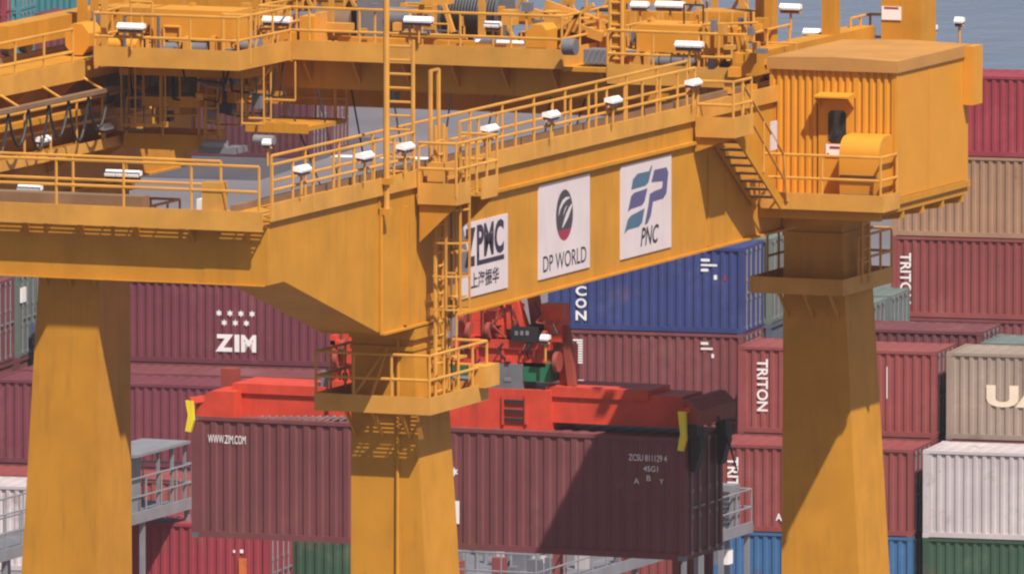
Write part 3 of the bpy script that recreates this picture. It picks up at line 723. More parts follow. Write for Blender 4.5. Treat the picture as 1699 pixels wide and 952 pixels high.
for i in range(12):
    xa_ = 400 + i * 72; MB().bar(T(xa_, 60, 27.3), T(xa_ + 36, -6, 27.3), 0.07, 0.07).build('frame_brace', YRL, tr); MB().bar(T(xa_ + 72, 60, 27.3), T(xa_ + 36, -6, 27.3), 0.07, 0.07).build('frame_brace', YRL, tr)
# pipes, valves, junction boxes and cable runs filling the decks
def inside(p): return -18.6 < p.x < -1.6 and p.z > FZ + 0.03
for n_, (xa_, xb_, ya_, yb_, va_, vb_) in ((34, (440, 930, 5, 70, 24.2, 27.2)), (20, (165, 390, 0, 88, 20.8, 22.6)), (26, (1020, 1230, 5, 108, 20.9, 22.8)), (22, (860, 1010, 0, 80, 24.2, 27.0)), (18, (390, 440, 0, 80, 23.8, 27.0))):
    for i in range(n_):
        x = random.uniform(xa_, xb_); y = random.uniform(ya_, yb_); v = random.uniform(va_, vb_); p = T(x, y, v)
        if not inside(p): continue
        k = random.random()
        if k < 0.35:
            wv = random.uniform(6, 18); hv = random.uniform(6, 16); pbox('junction_box', x, x + wv, y, y + hv, v, 0.2, random.choice((YRL, YEL, GRY, STL, HOU)))
            MB().tube((p.x + 0.08, v + DV + 0.1, T(x, y + hv, v).z), (p.x + 0.08, v + DV + 0.1, FZ + 0.04), 0.03).build('stanchion', YRL, tr)
        elif k < 0.65:
            L_ = random.uniform(0.4, 1.8); MB().path([(p.x, v + DV, FZ + 0.04), (p.x, v + DV, p.z), (p.x + L_, v + DV, p.z), (p.x + L_, v + DV, FZ + 0.04)], random.choice((0.022, 0.03, 0.045))).build('pipe_loop', random.choice((YRL, YRL, STL, BLK)), tr)
        elif k < 0.85:
            MB().bar((p.x, v + DV, FZ + 0.04), p + V3((random.uniform(-0.5, 0.5), 0, 0)), 0.07, 0.07).build('stanchion', YRL, tr)
        else:
            MB().tube((p.x, v + DV, FZ + 0.2), (p.x + random.uniform(0.25, 0.5), v + DV, FZ + 0.2), random.uniform(0.1, 0.17), 12).build('motor', random.choice((GRY, STL, HOU)), tr, smooth=True)
# festoon cable looping below the left walkway
for i in range(7):
    y0_ = 15.0 + i * 1.15; pts = []
    for j in range(9):
        t_ = j / 8; pts.append((-17.4, y0_ + 1.15 * t_, 23.9 - 1.0 * 4 * t_ * (1 - t_) * (0.8 + 0.2 * (i % 2))))
    MB().path(pts, 0.035).build('festoon_cable', BLK, tr)
MB().box(-17.5, -17.3, 14.5, 23.5, 23.92, 24.02).build('festoon_rail', YDK, tr)
for i in range(4): MB().tube((-17.4, 15.5 + i * 2.4, 24.0), (-17.86, 15.5 + i * 2.4, 24.25), 0.03).build('festoon_hanger', YRL, tr)
# hoses and service gear below the left platform
for i in range(14):
    x = random.uniform(205, 400); y = random.uniform(118, 190); v = random.uniform(21.0, 23.0); p = T(x, y, v)
    L_ = random.uniform(0.3, 1.0)
    MB().path([(p.x, v + DV, FZ - 0.1), (p.x + 0.05, v + DV, p.z), (p.x + L_, v + DV + 0.2, p.z - 0.1), (p.x + L_ + 0.1, v + DV + 0.2, FZ - 0.1)], random.choice((0.02, 0.03, 0.045))).build('hose', random.choice((BLK, BLK, YRL, STL)), tr)
pbox('cable_cabinet', 176, 232, 112, 178, 22.8, 0.9, GRY); pbox('cable_cabinet', 330, 352, 112, 150, 23.2, 0.6, BLK)
for i in range(34):
    x = random.uniform(160, 420); y = random.uniform(122, 215); v = random.uniform(21.0, 24.5); p = T(x, y, v); k = random.random()
    if k < 0.4: MB().tube((p.x, p.y, FZ - 0.05), p, 0.026).build('hanger_rod', random.choice((YRL, YRL, YDK)), tr)
    elif k < 0.75:
        L_ = random.uniform(0.4, 1.3); MB().tube((p.x, p.y, FZ - 0.05), p, 0.022).tube(p, p + V3((L_, 0, 0)), 0.028).tube(p + V3((L_, 0, 0)), (p.x + L_, p.y, FZ - 0.05), 0.022).build('service_rail', random.choice((YRL, YRL, STL)), tr)
    else:
        MB().box(p.x, p.x + random.uniform(0.15, 0.4), p.y, p.y + 0.25, p.z, p.z + random.uniform(0.12, 0.35)).box(p.x + 0.04, p.x + 0.08, p.y + 0.1, p.y + 0.14, p.z + 0.1, FZ - 0.05).build('junction_box', random.choice((YRL, GRY, HOU, BLK)), tr)
ladder(tr, T(352, 236, 21.9), FZ, (1, 0, 0), wd=0.34)
# vertical cable guide tube and ropes under the trolley
a = T(652, 104, 24.6)
MB().tube((a.x, 24.6 + DV, 24.5), (a.x, 24.6 + DV, a.z - 0.95), 0.16, 12).build('cable_guide', GRY, tr, smooth=True)
hb_z = 20.3
for x0, x1 in ((-14.2, -12.4), (-13.3, -12.2), (-11.4, -10.6), (-9.9, -10.4), (-8.8, -9.6), (-7.4, -8.0), (-6.3, -7.6)):
    MB().tube((x0, 25.9, 23.9), (x1, 25.7, hb_z - 0.4), 0.022, 6).build('hoist_rope', BLK, tr)
for x0, x1 in ((-13.0, -12.0), (-7.0, -8.2)):
    MB().tube((x0, 27.2, 23.9), (x1, 26.7, hb_z - 0.4), 0.022, 6).build('hoist_rope', BLK, tr)

DV = 0.0
# ------------------------------------------------------------------ the spreader and its head block
spr = empty('container_spreader', (-9.87, 26.2, 16.3))
tag(spr, 'orange red telescopic container spreader with yellow corner flippers gripping the hanging maroon container', 'spreader')
bpy.context.view_layer.update()
spr.location = (0, 0, 0)
VS = 25.55
def sbox(name, x0, x1, y0, y1, m=None, v=VS, dep=1.3, parent=None):
    return pbox(name, x0, x1, y0, y1, v, dep, m or RED, parent or spr)
c = sbox('telescopic_beam', 388, 552, 652, 690); sbox('telescopic_beam', 912, 1132, 658, 700)
sbox('beam_flange', 386, 560, 643, 651, v=VS - 0.06, dep=1.42); sbox('beam_flange', 905, 1075, 648, 657, v=VS - 0.06, dep=1.42)
a = T(326, 692, 25.05); b = T(388, 650, 25.05)
MB().prism([(a.x, a.z), (b.x, a.z), (b.x, b.z), (a.x + 0.35, b.z), (a.x, b.z - 0.25)], 1, 25.05, 27.39).build('end_beam', RED, spr)
a = T(1132, 706, 25.05); b = T(1150, 664, 25.05)
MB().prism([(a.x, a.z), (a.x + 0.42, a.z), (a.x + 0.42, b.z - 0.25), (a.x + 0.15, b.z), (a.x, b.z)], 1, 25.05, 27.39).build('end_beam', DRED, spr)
sbox('twistlock_foot', 330, 352, 690, 697, v=25.04, dep=0.3, m=RED); sbox('twistlock_foot', 1134, 1156, 704, 722, v=25.04, dep=0.3, m=BLK)
mf = sbox('main_frame', 545, 913, 648, 704, v=VS - 0.15, dep=1.6)
for i, y in enumerate((664, 680, 694)): sbox('step', 836, 870, y, y + 4, BLK, VS - 0.20, 0.045, mf)
sbox('step_side', 832, 836, 655, 704, RED, VS - 0.20, 0.045, mf); sbox('step_side', 870, 874, 655, 704, RED, VS - 0.20, 0.045, mf)
MB().prism([(T(884, 650, VS).x, T(0, 650, VS).z), (T(914, 650, VS).x, T(0, 650, VS).z), (T(914, 650, VS).x, T(0, 630, VS).z), (T(900, 650, VS).x, T(0, 630, VS).z)], 1, VS - 0.1, VS + 0.4).build('stop_bracket', RED, spr)
sbox('hydraulic_tank', 792, 866, 604, 645, GRY, VS - 0.1, 0.9); sbox('valve_box', 868, 914, 603, 632, GRN, VS - 0.05, 0.6); sbox('valve_box', 742, 774, 602, 622, GRN, VS - 0.05, 0.6)
sbox('data_plate', 836, 848, 626, 632, LGY, VS - 0.115, 0.012)
# head block
sbox('head_block', 745, 905, 574, 602, RED, VS - 0.05, 1.3); sbox('head_block', 560, 745, 574, 602, RED, VS - 0.05, 1.3)
for x in (760, 790, 832, 862, 884): sbox('stiffener', x, x + 4, 575, 601, RED, VS - 0.10, 0.045)
sbox('head_flange', 745, 912, 567, 574, RED, VS - 0.12, 1.44)
sbox('side_plate', 758, 836, 512, 530, RED); sbox('side_plate', 760, 840, 534, 556, RED); sbox('side_plate', 764, 800, 497, 512, RED)
sbox('side_plate', 896, 932, 506, 532, RED, VS, 0.5); sbox('side_plate', 903, 932, 534, 566, RED, VS, 0.5); sbox('side_plate', 928, 946, 574, 640, RED, VS + 0.3, 0.5)
MB().bar(T(850, 478, VS), T(872, 545, VS), 0.28, 0.14).bar(T(842, 470, VS), T(846, 545, VS), 0.10, 0.14).build('link_arm', RED, spr)
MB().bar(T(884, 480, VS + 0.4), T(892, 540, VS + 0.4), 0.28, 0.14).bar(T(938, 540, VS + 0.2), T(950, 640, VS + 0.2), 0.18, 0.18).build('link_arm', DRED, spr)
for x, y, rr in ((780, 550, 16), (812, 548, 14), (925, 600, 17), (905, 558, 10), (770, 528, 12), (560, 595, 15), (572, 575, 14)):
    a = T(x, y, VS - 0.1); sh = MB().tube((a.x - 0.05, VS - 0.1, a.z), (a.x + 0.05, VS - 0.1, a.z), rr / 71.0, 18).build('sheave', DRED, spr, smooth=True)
cr = sbox('cable_basket', 848, 892, 543, 566, BLK, VS - 0.2, 0.6)
for x in (854, 863, 872): sbox('basket_tag', x, x + 5, 549, 556, LGY, VS - 0.215, 0.012, cr)
flood(spr, T(905, 560, VS - 0.3), 0.2, 'x', 1)
for i in range(22):
    x = random.uniform(748, 935); y = random.uniform(500, 600); p = T(x, y, VS - 0.14); k = random.random()
    if k < 0.5: MB().path([p, p + V3((random.uniform(-0.25, 0.25), -0.06, -random.uniform(0.1, 0.3))), p + V3((random.uniform(-0.3, 0.3), 0.1, -random.uniform(0.3, 0.5)))], 0.022).build('hose', random.choice((BLK, BLK, GRY, DRED)), spr)
    else: MB().box(p.x, p.x + random.uniform(0.08, 0.25), VS - 0.16, VS + 0.1, p.z, p.z + random.uniform(0.06, 0.2)).build('valve', random.choice((RED, DRED, BLK, GRY, RED)), spr)
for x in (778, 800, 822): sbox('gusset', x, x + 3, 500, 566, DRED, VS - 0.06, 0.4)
# left sheave tower
for x0, x1, y0, y1 in ((548, 556, 556, 600), (568, 577, 552, 640), (548, 578, 566, 572), (546, 580, 596, 603), (548, 560, 612, 648), (566, 577, 618, 650)):
    sbox('tower_bar', x0, x1, y0, y1, RED, VS, 0.25)
sbox('valve_box', 532, 548, 616, 642, GRY, VS, 0.4); sbox('pin_bracket', 366, 388, 612, 646, DRED, VS + 0.6, 0.4)
# underside rails resting on the container
for i in range(16):
    x = 420 + i * 12
    MB().bar(T(x, 697, VS - 0.2), T(x + 16, 690, VS - 0.2), 0.05, 0.05).build('hose', LGY, spr)
# corner flippers
for x, y0, y1, m in ((315, 664, 716, FLIP), (1132, 682, 748, FLIP)):
    a = T(x, y0, 24.90); b = T(x, y1, 24.90); h_ = b.z - a.z
    MB().prism([(a.x - 0.09, a.z), (a.x + 0.10, a.z), (a.x + 0.12, b.z + 0.28), (a.x + 0.04, b.z), (a.x - 0.10, b.z + 0.02), (a.x - 0.03, b.z + 0.4)], 1, 24.84, 24.93).build('flipper', m, spr)
    MB().bar((a.x, 24.90, a.z), (a.x + (0.5 if x < 500 else 0.15), 25.3, a.z + 0.06), 0.14, 0.14).build('flipper_arm', RED, spr)
for y_ in (24.93, 27.5):
    pass
for yy in (25.2, 26.9): MB().prism([(-3.66, 16.35), (-3.42, 16.42), (-3.36, 15.9), (-3.52, 15.35), (-3.60, 15.35)], 1, yy, yy + 0.3).build('flipper', BLK, spr)
MB().path([(-3.4, 26.3, 16.6), (-3.15, 26.1, 16.3), (-2.95, 26.0, 15.9), (-2.85, 26.2, 15.3)], 0.025).build('hose', BLK, spr)

# ------------------------------------------------------------------ shipping containers
def cmat(name, c, dirt=0.30, dirtc=None):
    m = mat('paint_' + name, c, 0.55, var=0.10, dirt=dirt, dirtc=dirtc or tuple(0.45 * k + 0.02 for k in c), bump=0.0, spec=0.3, rnd=0.10, scale=0.7)
    N = m.node_tree.nodes; L = m.node_tree.links; b = N['Principled BSDF']; src = b.inputs['Base Color'].links[0].from_socket
    oi = N.new('ShaderNodeObjectInfo'); tc = N.new('ShaderNodeTexCoord'); ad = N.new('ShaderNodeVectorMath'); ad.operation = 'ADD'
    L.new(tc.outputs['Object'], ad.inputs[0]); L.new(oi.outputs['Location'], ad.inputs[1])
    for sc_, lo, hi, amt, cc in ((1.1, 0.565, 0.68, 0.6, (0.12, 0.05, 0.03)), (0.55, 0.54, 0.70, 0.40, tuple(min(0.6, 1.5 * k + 0.05) for k in c))):
        n = N.new('ShaderNodeTexNoise'); n.inputs['Scale'].default_value = sc_; n.inputs['Detail'].default_value = 9; n.inputs['Roughness'].default_value = 0.7
        L.new(ad.outputs[0], n.inputs['Vector'])
        r = N.new('ShaderNodeMapRange'); r.inputs[1].default_value = lo; r.inputs[2].default_value = hi; r.inputs[4].default_value = amt; L.new(n.outputs[0], r.inputs[0])
        mx = N.new('ShaderNodeMix'); mx.data_type = 'RGBA'; L.new(r.outputs[0], mx.inputs[0]); L.new(src, mx.inputs[6]); mx.inputs[7].default_value = (*cc, 1); src = mx.outputs[2]
    L.new(src, b.inputs['Base Color'])
    return m
CM = {
    'maroon': cmat('maroon', (0.155, 0.048, 0.053)), 'plum': cmat('plum', (0.155, 0.040, 0.056)),
    'brick': cmat('brick_red', (0.235, 0.058, 0.056)), 'crimson': cmat('crimson', (0.26, 0.035, 0.050)),
    'rust': cmat('rust_red', (0.20, 0.055, 0.060), 0.5, (0.16, 0.13, 0.12)), 'blue': cmat('navy_blue', (0.036, 0.050, 0.165)),
    'sky': cmat('mid_blue', (0.045, 0.125, 0.27)), 'tan': cmat('tan', (0.32, 0.185, 0.115)), 'stone': cmat('stone_grey', (0.28, 0.215, 0.175)),
    'white': cmat('off_white', (0.50, 0.44, 0.455), 0.30, (0.30, 0.24, 0.23)), 'green': cmat('bottle_green', (0.040, 0.085, 0.052)),
    'sage': cmat('sage_grey', (0.13, 0.16, 0.145)), 'teal': cmat('teal', (0.05, 0.20, 0.23)), 'steel': cmat('slate', (0.10, 0.11, 0.15)),
    'wine': cmat('wine', (0.10, 0.028, 0.036)),
    'orange': cmat('orange', (0.52, 0.13, 0.03)),
}
_CG = {}
def corrugate(L, z0, z1, y, dep, pitch=0.278, out=0.0):
    n = max(2, round(L / pitch)); p = L / n; pr = []
    for i in range(n):
        x = i * p
        pr += [(x, y), (x + 0.36 * p, y), (x + 0.50 * p, y + dep), (x + 0.86 * p, y + dep)]
    pr.append((L, y)); k = len(pr)
    vs = [(a, b, z0) for a, b in pr] + [(a, b, z1) for a, b in pr]
    return vs, [(i, i + 1, i + 1 + k, i + k) for i in range(k - 1)]
def cgeo(L, W, H):
    key = (L, W, H); pit = 0.335 if H > 2.7 else 0.278
    if key in _CG: return _CG[key]
    g = {}
    P = 0.15
    fr = MB()
    for x in (0, L - P):
        for y in (0, W - P): fr.box(x, x + P, y, y + P, 0.118, H - 0.118)
    for y in (0.0, W - 0.07):
        fr.box(P, L - P, y, y + 0.07, H - 0.10, H - 0.012); fr.box(P, L - P, y + 0.004, y + 0.066, 0.02, 0.17)
    for x in (0.0, L - 0.09):
        fr.box(x, x + 0.09, P, W - P, H - 0.13, H - 0.012); fr.box(x, x + 0.09, P, W - P, 0.02, 0.16)
    g['frame'] = fr
    sd_ = MB(); vs, fs = corrugate(L - 2 * P, 0.17, H - 0.10, 0.018, 0.040 if H < 2.7 else 0.030, pit); sd_.add([(a + P, b, c) for a, b, c in vs], fs); g['side'] = sd_
    sb = MB(); sb.add([(L - P - a, W - b, c) for a, b, c in vs], fs); g['side2'] = sb
    vs, fs = corrugate(W - 2 * P, 0.16, H - 0.13, 0.03, 0.045, 0.25)
    e = MB(); e.add([(L - b, a + P, c) for a, b, c in vs], fs); g['end'] = e
    e = MB(); e.add([(b, W - P - a, c) for a, b, c in vs], fs); g['end2'] = e
    rf = MB(); n = round((L - 0.2) / 0.42); p = (L - 0.2) / n
    for i in range(n):
        x = 0.10 + i * p; z = H - 0.012; d = 0.02
        a = [(x, z - d), (x + 0.4 * p, z - d), (x + 0.5 * p, z), (x + 0.9 * p, z), (x + p, z - d)]
        vs = [(q[0], 0.07, q[1]) for q in a] + [(q[0], W - 0.07, q[1]) for q in a]
        rf.add(vs, [(j, j + 1, j + 6, j + 5) for j in range(4)])
    g['roof'] = rf
    g['floor'] = MB().box(0.05, L - 0.05, 0.06, W - 0.06, 0.04, 0.10)
    cs = MB().box(-0.006, 0.172, -0.006, 0.156, 0, 0.118); g['casting'] = cs
    h2 = (W - 0.30) / 2
    g['door'] = MB().box(L - 0.075, L - 0.03, 0.15, 0.15 + h2 - 0.006, 0.16, H - 0.13)
    g['bar'] = MB().tube((0, 0, 0.10), (0, 0, H - 0.08), 0.024, 6).box(-0.02, 0.03, -0.05, 0.05, 0.10, 0.20).box(-0.02, 0.03, -0.05, 0.05, H - 0.20, H - 0.10).box(-0.015, 0.03, -0.045, 0.045, 0.95, 1.05).box(-0.015, 0.03, -0.045, 0.045, 1.55, 1.65).box(0.0, 0.035, 0.0, 0.30, 1.18, 1.23)
    _CG[key] = g
    return g
_CM = {}
def cmesh(L, W, H, part, m, nm):
    k = (L, W, H, part, m.name)
    if k not in _CM:
        _CM[k] = cgeo(L, W, H)[part].mesh(m); _CM[k].name = nm
    return _CM[k]
def container(loc, rz, L, H, colr, label, doors=True, group=None, castings=False, back=True, W=2.438):
    m = CM[colr]
    c = empty('shipping_container', loc, rz)
    tag(c, label, 'container', group)
    P = lambda nm, part, mm=m, at=None: link(nm, cmesh(L, W, H, part, mm, nm), c, at)
    P('frame', 'frame'); P('side_panel', 'side'); P('roof_panel', 'roof')
    if back: P('side_panel', 'side2'); P('end_panel', 'end2')
    P('floor', 'floor', YDK)
    if doors:
        h2 = (W - 0.30) / 2
        for k in range(2):
            d = P('door', 'door', m, (0, k * (h2 + 0.006), 0))
            for t in (0.28, 0.74): link('locking_bar', cmesh(L, W, H, 'bar', LGY, 'locking_bar'), d, (L - 0.004, 0.15 + h2 * t, 0))
    else: P('end_panel', 'end')
    for x in (0, L - 0.166):
        for y in (0, W - 0.150):
            for z in (0, H - 0.118): P('corner_casting', 'casting', STL if castings else m, (x, y, z))
    return c
def clet(c, polys, m=None, y=0.012, L=None):
    return flat(polys, faceY(y)).build('lettering', m or WHT, c)
TH = 2.595                                        # tier height in the yard

# the hanging container
hc = container((-16.14, 25.0, 13.28), 0, 12.46, 2.88, 'maroon', 'long maroon container hanging from the orange red spreader between the crane legs', castings=True)
clet(hc, [letters('WWW.ZIM.COM', 0.42, 2.25, 0.96, 0.20, 0.006)])
X0 = 5.48; zl = 0.54
def zim(x0, z0, wd=1.32, sg=1.0):
    out = [letters('Z', x0, z0, 0.44 * wd, zl, 0.05), letters('I', x0 + 0.47 * wd, z0, 0.12 * wd, zl, 0.03), letters('M', x0 + 0.63 * wd, z0, 0.37 * wd, zl, 0.05)]
    for i in range(4): out.append(star(x0 + wd * (0.09 + 0.27 * i), z0 + 1.22 * sg, 0.115))
    for i in range(3): out.append(star(x0 + wd * (0.22 + 0.27 * i), z0 + 0.92 * sg, 0.115))
    return out
clet(hc, zim(X0, 0.62))
clet(hc, [letters('ZCSU 811129 4', 11.05, 2.30, 0.95, 0.15, 0.004), letters('45G1', 11.42, 2.06, 0.36, 0.13, 0.004), letters('A', 11.18, 1.76, 0.13, 0.13), letters('B', 11.50, 1.84, 0.10, 0.13), letters('Y', 11.82, 1.78, 0.10, 0.12)])

def bgc(a, b, tier, L, colr, label, z=None, **k):
    p = bgp(a, b, tier * TH if z is None else z)
    if k.get('group'): label += (', ground tier', ', second tier', ', third tier')[tier]
    return container(p, BG, L, k.pop('H', 2.59), colr, label, **k)
S, LG = 6.058, 12.19
RP = 2.85
def vtext(t, x, ztop, w_, h_, bold=0.02): return letters(t, x, ztop - h_, w_, h_, bold, rot=1)
# --- right block, bay A (the two red TRITON boxes beside the far right leg)
aA = -3.02
c = bgc(aA, RP, 2, S, 'brick', 'red container with white TRITON lettering down its side, upper of the two')
clet(c, [vtext('TRITON', 0.58, 2.22, 0.34, 1.56), rect(4.55, 1.15, 4.58, 2.1)])
c = bgc(aA, 0, 1, S, 'brick', 'red container with white TRITON lettering down its side, resting on a mid blue container')
clet(c, [vtext('TRITON', 0.42, 2.20, 0.34, 1.56), letters('AP', 1.9, 0.35, 0.32, 0.22, 0.02)])
bgc(aA, 0, 0, S, 'sky', 'mid blue container under the lower red TRITON container')
bgc(aA, RP, 1, S, 'rust', 'red container hidden under the upper red TRITON container', doors=False); bgc(aA, RP, 0, S, 'maroon', 'bottom container of the stack that carries the upper red TRITON container', doors=False)
for t in range(2): bgc(aA, 2 * RP, t, S, 'steel', 'slate container stacked behind the red TRITON containers', group='slate containers behind the TRITON stack', doors=False)
for t in range(2): bgc(aA, 3 * RP, t, S, 'plum', 'plum container stacked under the flat maroon roof behind the TRITON stack', group='plum containers under the maroon roof', doors=False)
bgc(aA, 3 * RP, 2, S, 'maroon', 'maroon container showing mostly its dull roof behind the upper red TRITON container')
# --- bay B
aB = 3.36
c = bgc(aB, RP, 2, S, 'stone', 'stone grey container with large pale UASC lettering above the white container')
clet(c, [letters('UASC', 1.22, 1.0, 3.6, 0.66, 0.05)], mat('cream_paint', (0.75, 0.62, 0.48), 0.5))
bgc(aB, 0, 1, S, 'white', 'off white container on a dark green container')
bgc(aB, 0, 0, S, 'green', 'dark green container under the off white container')
for t in range(2): bgc(aB, RP, t, S, 'rust', 'container hidden under the stone grey UASC container', group='containers under the UASC container', doors=False)
for t in range(3): bgc(aB + 0.35, 2 * RP, t, S, 'sage', 'sage green container behind the stone grey UASC container', group='sage containers behind the UASC container', doors=False)
bgc(aB + 1.0, 3.4 * RP, 2, S, 'tan', 'tan container tucked behind the UASC container')
for t in range(2): bgc(aB + 1.0, 3.4 * RP, t, S, 'tan', 'tan container low in the stack behind the sage green ones', group='low tan containers', doors=False)
# --- bay C (blue over rust red, seen under the girder)
aC = -9.72
c = bgc(aC, 2 * RP + 0.2, 3, S, 'blue', 'navy blue container seen under the logo girder')
for i, ch in enumerate('ICON'): clet(c, [letters(ch, 0.86 if ch != 'I' else 0.99, 1.39 - i * 0.37, 0.34 if ch != 'I' else 0.08, 0.29, 0.03)])
clet(c, [rect(4.75, 2.16, 5.02, 2.24), rect(4.75, 2.02, 5.25, 2.08), rect(4.75, 1.86, 4.98, 1.94), rect(5.15, 1.62, 5.25, 1.76)]); clet(c, [rect(5.45, 1.60, 5.53, 1.76)], INKR)
c = bgc(aC, 2 * RP + 0.2, 2, S, 'rust', 'weathered rust red container directly under the navy blue container')
clet(c, [rect(0.78 + 0.12 * (i % 2), 2.25 - 0.075 * i, 1.08, 2.30 - 0.075 * i) for i in range(10)] + [rect(0.66, 0.98, 1.12, 1.08), rect(0.66, 0.80, 1.06, 0.90), rect(4.75, 2.25, 4.98, 2.33), rect(4.75, 2.10, 5.12, 2.16), rect(5.08, 1.86, 5.16, 1.98)])
for t in range(2): bgc(aC, 2 * RP + 0.2, t, S, 'brick', 'red container low in the stack under the navy blue container', group='low red containers under the navy stack', doors=False)
bgc(aC + 0.1, 3 * RP + 0.25, 3, S, 'sage', 'sage grey container behind the navy blue container')
for t in range(3): bgc(aC + 0.1, 3 * RP + 0.25, t, S, 'steel', 'slate container behind the rust red container', group='slate containers behind the rust red one', doors=False)
# --- sage ends farther back
def ab(q): d = q - B0; return d.dot(EU), d.dot(EV)
a, b = ab(on(2, 3 * TH, 1440, 506))
for k in range(2):
    for t in range(3):
        bgc(a - S, b + k * RP, t, S, 'sage', ('sage grey container end beyond the far right leg, front one of the pair' if k == 0 else 'sage grey container end beyond the far right leg, rear one of the pair') if t == 2 else ('front' if k == 0 else 'rear') + ' sage container low beyond the far right leg', doors=(t == 2), group=None if t == 2 else 'low sage containers')
# --- tall stack at the right edge
a, b = ab(on(2, 2 * TH, 1478, 525))
c = bgc(a, b, 2, LG, 'brick', 'long red container with white lettering near its left end, under a tan one')
clet(c, [vtext('TRITON', 0.30, 2.05, 0.36, 1.62)])
bgc(a, b, 3, LG, 'tan', 'long tan container between a crimson and a red one'); bgc(a + 0.1, b, 4, LG, 'crimson', 'long crimson container on top of the tall stack')
for t in range(2): bgc(a, b, t, LG, 'rust', 'long container at the foot of the tall stack beyond the stone grey container', group='foot of the tall stack', doors=False)
# --- left block: ZIM and its neighbours
zx = ab(on(1, on(2, 2 * TH, 391, 603).y, 391, 540)); zc = ab(on(2, 2 * TH, 391, 605)); aZ = zc[0] - LG / 2; bZ = zc[1]
c = bgc(aZ, bZ, 2, LG, 'plum', 'long plum container with white ZIM logo and seven stars')
clet(c, zim(LG / 2 - 0.66, 0.40, sg=0.98))
bgc(aZ, bZ - RP, 1, LG, 'maroon', 'long maroon container showing only its roof in front of the ZIM container')
bgc(aZ, bZ - 2 * RP, 1, LG, 'plum', 'long plain plum container a tier below the ZIM container')
bgc(aZ, bZ - 3 * RP, 0, LG, 'brick', 'long red container on the ground in front of the plain plum one')
for t in range(2): bgc(aZ, bZ, t, LG, 'maroon', 'long maroon container under the ZIM container', group='containers under the ZIM container', doors=False)
bgc(aZ, bZ - RP, 0, LG, 'maroon', 'long maroon container on the ground under the bare maroon roof', doors=False)
bgc(aZ, bZ - 2 * RP, 0, LG, 'plum', 'long plum container on the ground under the plain plum one', doors=False)
c = bgc(aZ - 0.95 - S, bZ - RP, 2, S, 'maroon', 'maroon container with its barred door end beside the sage one')
c = bgc(aZ - 0.95 - S, bZ, 2, S, 'sage', 'sage grey container with its barred door end beside the ZIM container')
link('notice_plate', MB().box(S - 0.02, S + 0.03, 0.25, 0.75, 1.7, 2.15).mesh(WHT), c)
link('notice_plate', MB().box(S - 0.02, S + 0.03, 1.35, 1.95, 0.25, 0.9).mesh(INKB), c)
bgc(aZ - 0.95 - S, bZ - 2 * RP, 1, S, 'plum', 'plum container below the maroon door end')
for k in range(3):
    for t in range(2 if k < 2 else 1): bgc(aZ - 0.95 - S, bZ - k * RP, t, S, 'maroon', ('low', 'low middle row', 'low front row')[k] + ' container under the barred door ends', group='low containers under the door ends', doors=False)
a, b = ab(on(2, 2 * TH, 445, 872))
bgc(a - S, b, 0, S, 'brick', 'red container on the ground under the crimson container', doors=False)
c = bgc(a - S, b, 1, S, 'crimson', 'crimson container with an orange placard below the hanging container')
clet(c, [rect(5.02, 1.80, 5.08, 1.88), rect(5.22, 1.80, 5.32, 1.90)])
MB().box(5.20, 5.42, -0.04, 0.012, 0.95, 1.65).build('warning_placard', CM['orange'], c)
for t in range(2): bgc(a - 2.9, b + RP, t, S, 'green' if t else 'steel', 'dark green container beyond the crimson one' if t else 'slate container under the dark green one', doors=False)
a, b = ab(on(2, TH, 30, 806)); bgc(a - 3.0, b, 0, S, 'white', 'off white container on the ground behind the grey access platform')
# --- farther stacks glimpsed between trolley and tie beam
a, b = ab(on(2, 0.0, 516, 264))
bgc(a - LG, b, 0, LG, 'wine', 'plum container standing alone on the apron, glimpsed under the trolley'); bgc(a - LG, b + RP, 0, LG, 'maroon', 'maroon container behind the plum one on the apron'); bgc(a - LG, b + RP, 1, LG, 'maroon', 'maroon container on top of the pair on the apron')
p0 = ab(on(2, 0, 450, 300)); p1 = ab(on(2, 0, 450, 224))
DKG, *_ = setting_mat('dark_ground', (0.045, 0.043, 0.055), (0.07, 0.066, 0.08), 0.2, 0.9)
g = MB().add([bgp(p0[0] - 60, p0[1], 0.004), bgp(p0[0] - 0.5, p0[1], 0.004), bgp(p0[0] - 0.5, p1[1], 0.004), bgp(p0[0] - 60, p1[1], 0.004)], [(0, 1, 2, 3)]).build('dark_patch', DKG)  # flat rectangle, darker than the concrete it lies on
tag(g, 'dark flat patch across the concrete apron', kind='structure')
bgc(p0[0] - 26, p0[1] - 8, 0, LG, 'maroon', 'maroon container alone on the apron beyond the near tie beam')
fs = ((8, 3 * TH, 46, 'crimson'), (30, 3 * TH, 44, 'teal'), (84, 2 * TH, 6, 'sky'), (120, 2 * TH, 10, 'teal'))
for i, (px, z, py, cl) in enumerate(fs):
    a, b = ab(on(2, 2.0, px, py))
    for t in range(3 if i < 2 else 2): bgc(a - S, b + (i % 2) * 0.2, t, S, cl, {'crimson': 'crimson', 'teal': 'teal', 'sky': 'mid blue'}[cl] + ' container stacked near the water by the ' + ('crimson one' if i == 1 else 'teal one' if i == 0 else 'slim gap' if i == 2 else 'yellow mast'), group='far stack by the water %s' % ('one', 'two', 'three', 'four')[i])

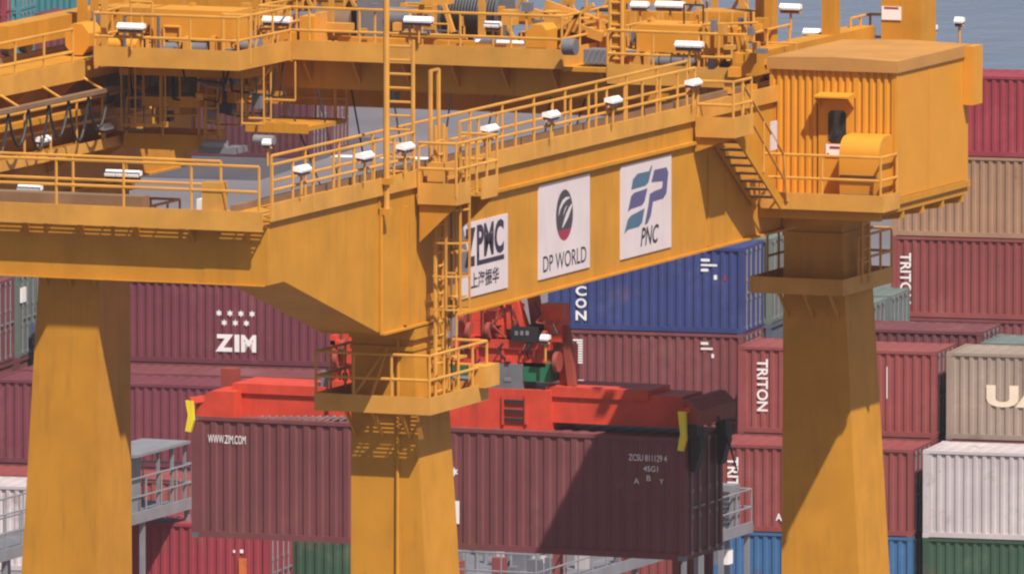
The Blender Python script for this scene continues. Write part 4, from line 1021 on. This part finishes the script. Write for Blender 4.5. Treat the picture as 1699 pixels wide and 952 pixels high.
# ------------------------------------------------------------------ grey access platforms in the yard
def rack(px, py, z, back, front, label, wd=1.5, group=None):
    p = on(2, z, px, py); r_ = empty('access_platform', (p.x, p.y, 0)); tag(r_, label, 'platform', group)
    MB().box(-wd, 0, -front, back, z, z + 0.07).build('deck', GRY, r_)
    MB().box(0.002, 0.06, -front, back, z - 0.10, z + 0.22).box(-wd - 0.06, -wd - 0.002, -front, back, z - 0.10, z + 0.22).build('fascia', LGY, r_)
    n = max(1, int((front + back) / 3.2))
    for i in range(n + 1):
        y = -front + 0.1 + (front + back - 0.3) * i / n
        for x in (-0.15, -wd + 0.03): MB().box(x, x + 0.13, y, y + 0.13, 0, z - 0.002).build('post', LGY, r_)
    railing(r_, [(-wd, -front, z + 0.07), (0.0, -front, z + 0.07), (0.0, back, z + 0.07), (-wd, back, z + 0.07), (-wd, -front, z + 0.07)], 1.1, 1.1, m=LGY, r=0.028)
    return r_
RZ = 5.6
r1 = rack(220, 864, RZ, 4.2, 12.0, 'grey steel access platform with handrails beside the left crane leg')
MB().box(-1.25, -0.35, 0.3, 1.4, RZ + 0.07, RZ + 1.75).build('cabinet', LGY, r1)
MB().box(-0.70, -0.345, 0.27, 0.298, RZ + 0.9, RZ + 1.45).build('cabinet_window', GLS, r1)
MB().box(-1.4, 0.1, 0.0, 3.9, RZ + 1.78, RZ + 1.86).build('canopy', LGY, r1)
for y in (1.9, 2.9, 3.8): MB().box(-0.1, -0.02, y, y + 0.08, RZ + 0.07, RZ + 1.775).build('canopy_post', LGY, r1)
r2 = rack(1222, 884, 3.2, 1.2, 1.2, 'small grey steel tower platform beside the hanging container end', wd=0.8)
p = on(2, 3.2, 1222, 884)
MB().box(-0.98, -0.86, -0.9, -0.78, 0, 6.2).build('mast_post', LGY, r2)
MB().box(-0.7, -0.1, -0.1, 0.5, 3.27, 4.6).build('louvred_cabinet', LGY, r2)
for i in range(7): MB().box(-0.62, -0.18, -0.13, -0.102, 3.45 + i * 0.15, 3.52 + i * 0.15).build('louvre', INKG, r2)
MB().box(-0.6, -0.15, -0.3, 0.1, 2.3, 2.75).build('lamp_box', WHT, r2)
r3 = rack(1080, 928, 2.4, 3.0, 9.0, 'grey steel pipe rack platform under the hanging container', wd=5.4)
for i in range(9):
    x = -5.1 + i * 0.55
    MB().tube((x, -5 + (i % 3), 2.47), (x, -5 + (i % 3), 3.2 + 0.25 * (i % 2)), 0.07, 8).tube((x, -5 + (i % 3), 3.1), (x + 0.5, -5 + (i % 3), 3.1), 0.06, 8).build('pipe', random.choice((LGY, CM['brick'], GRY, LGY)), r3)
for i in range(26):
    x = random.uniform(-5.2, -0.3); y = random.uniform(-7.5, 1.5); hh = random.uniform(0.3, 1.0)
    MB().box(x, x + random.uniform(0.08, 0.5), y, y + 0.3, 2.47, 2.47 + hh).build('valve_box', random.choice((LGY, GRY, CM['brick'], CM['white'], LGY)), r3)
MB().box(-2.6, -1.2, -2.0, -0.5, 2.47, 3.3).build('pump_housing', LGY, r3)
MB().box(-4.9, -3.3, -1.5, 0.2, 2.47, 3.15).build('pump_housing', LGY, r3)

hz = bpy.data.materials.new('haze'); hz.use_nodes = True; hn = hz.node_tree; hn.nodes.clear()
ho = hn.nodes.new('ShaderNodeOutputMaterial'); hv = hn.nodes.new('ShaderNodeVolumePrincipled')
hv.inputs['Color'].default_value = (0.92, 0.88, 0.96, 1); hv.inputs['Density'].default_value = 0.00011; hv.inputs['Anisotropy'].default_value = 0.2
hn.links.new(hv.outputs[0], ho.inputs['Volume'])
hb2 = MB().box(-4600, 4600, -1800, 6600, -6.0, 57.5).build('haze', hz); tag(hb2, 'thin pale haze over the harbour', kind='stuff')
bpy.context.view_layer.update()
# move each assembled thing's origin to its own foot without moving its parts
def rebase(o, p):
    p = V3(p)
    for c in o.children: c.location = c.location - p
    o.location = p
rebase(crane, (-10.07, 13.4, 0.3)); rebase(tr, (-10.07, 26.2, GZ1 + 0.2)); rebase(spr, (-9.87, 26.2, 16.2))
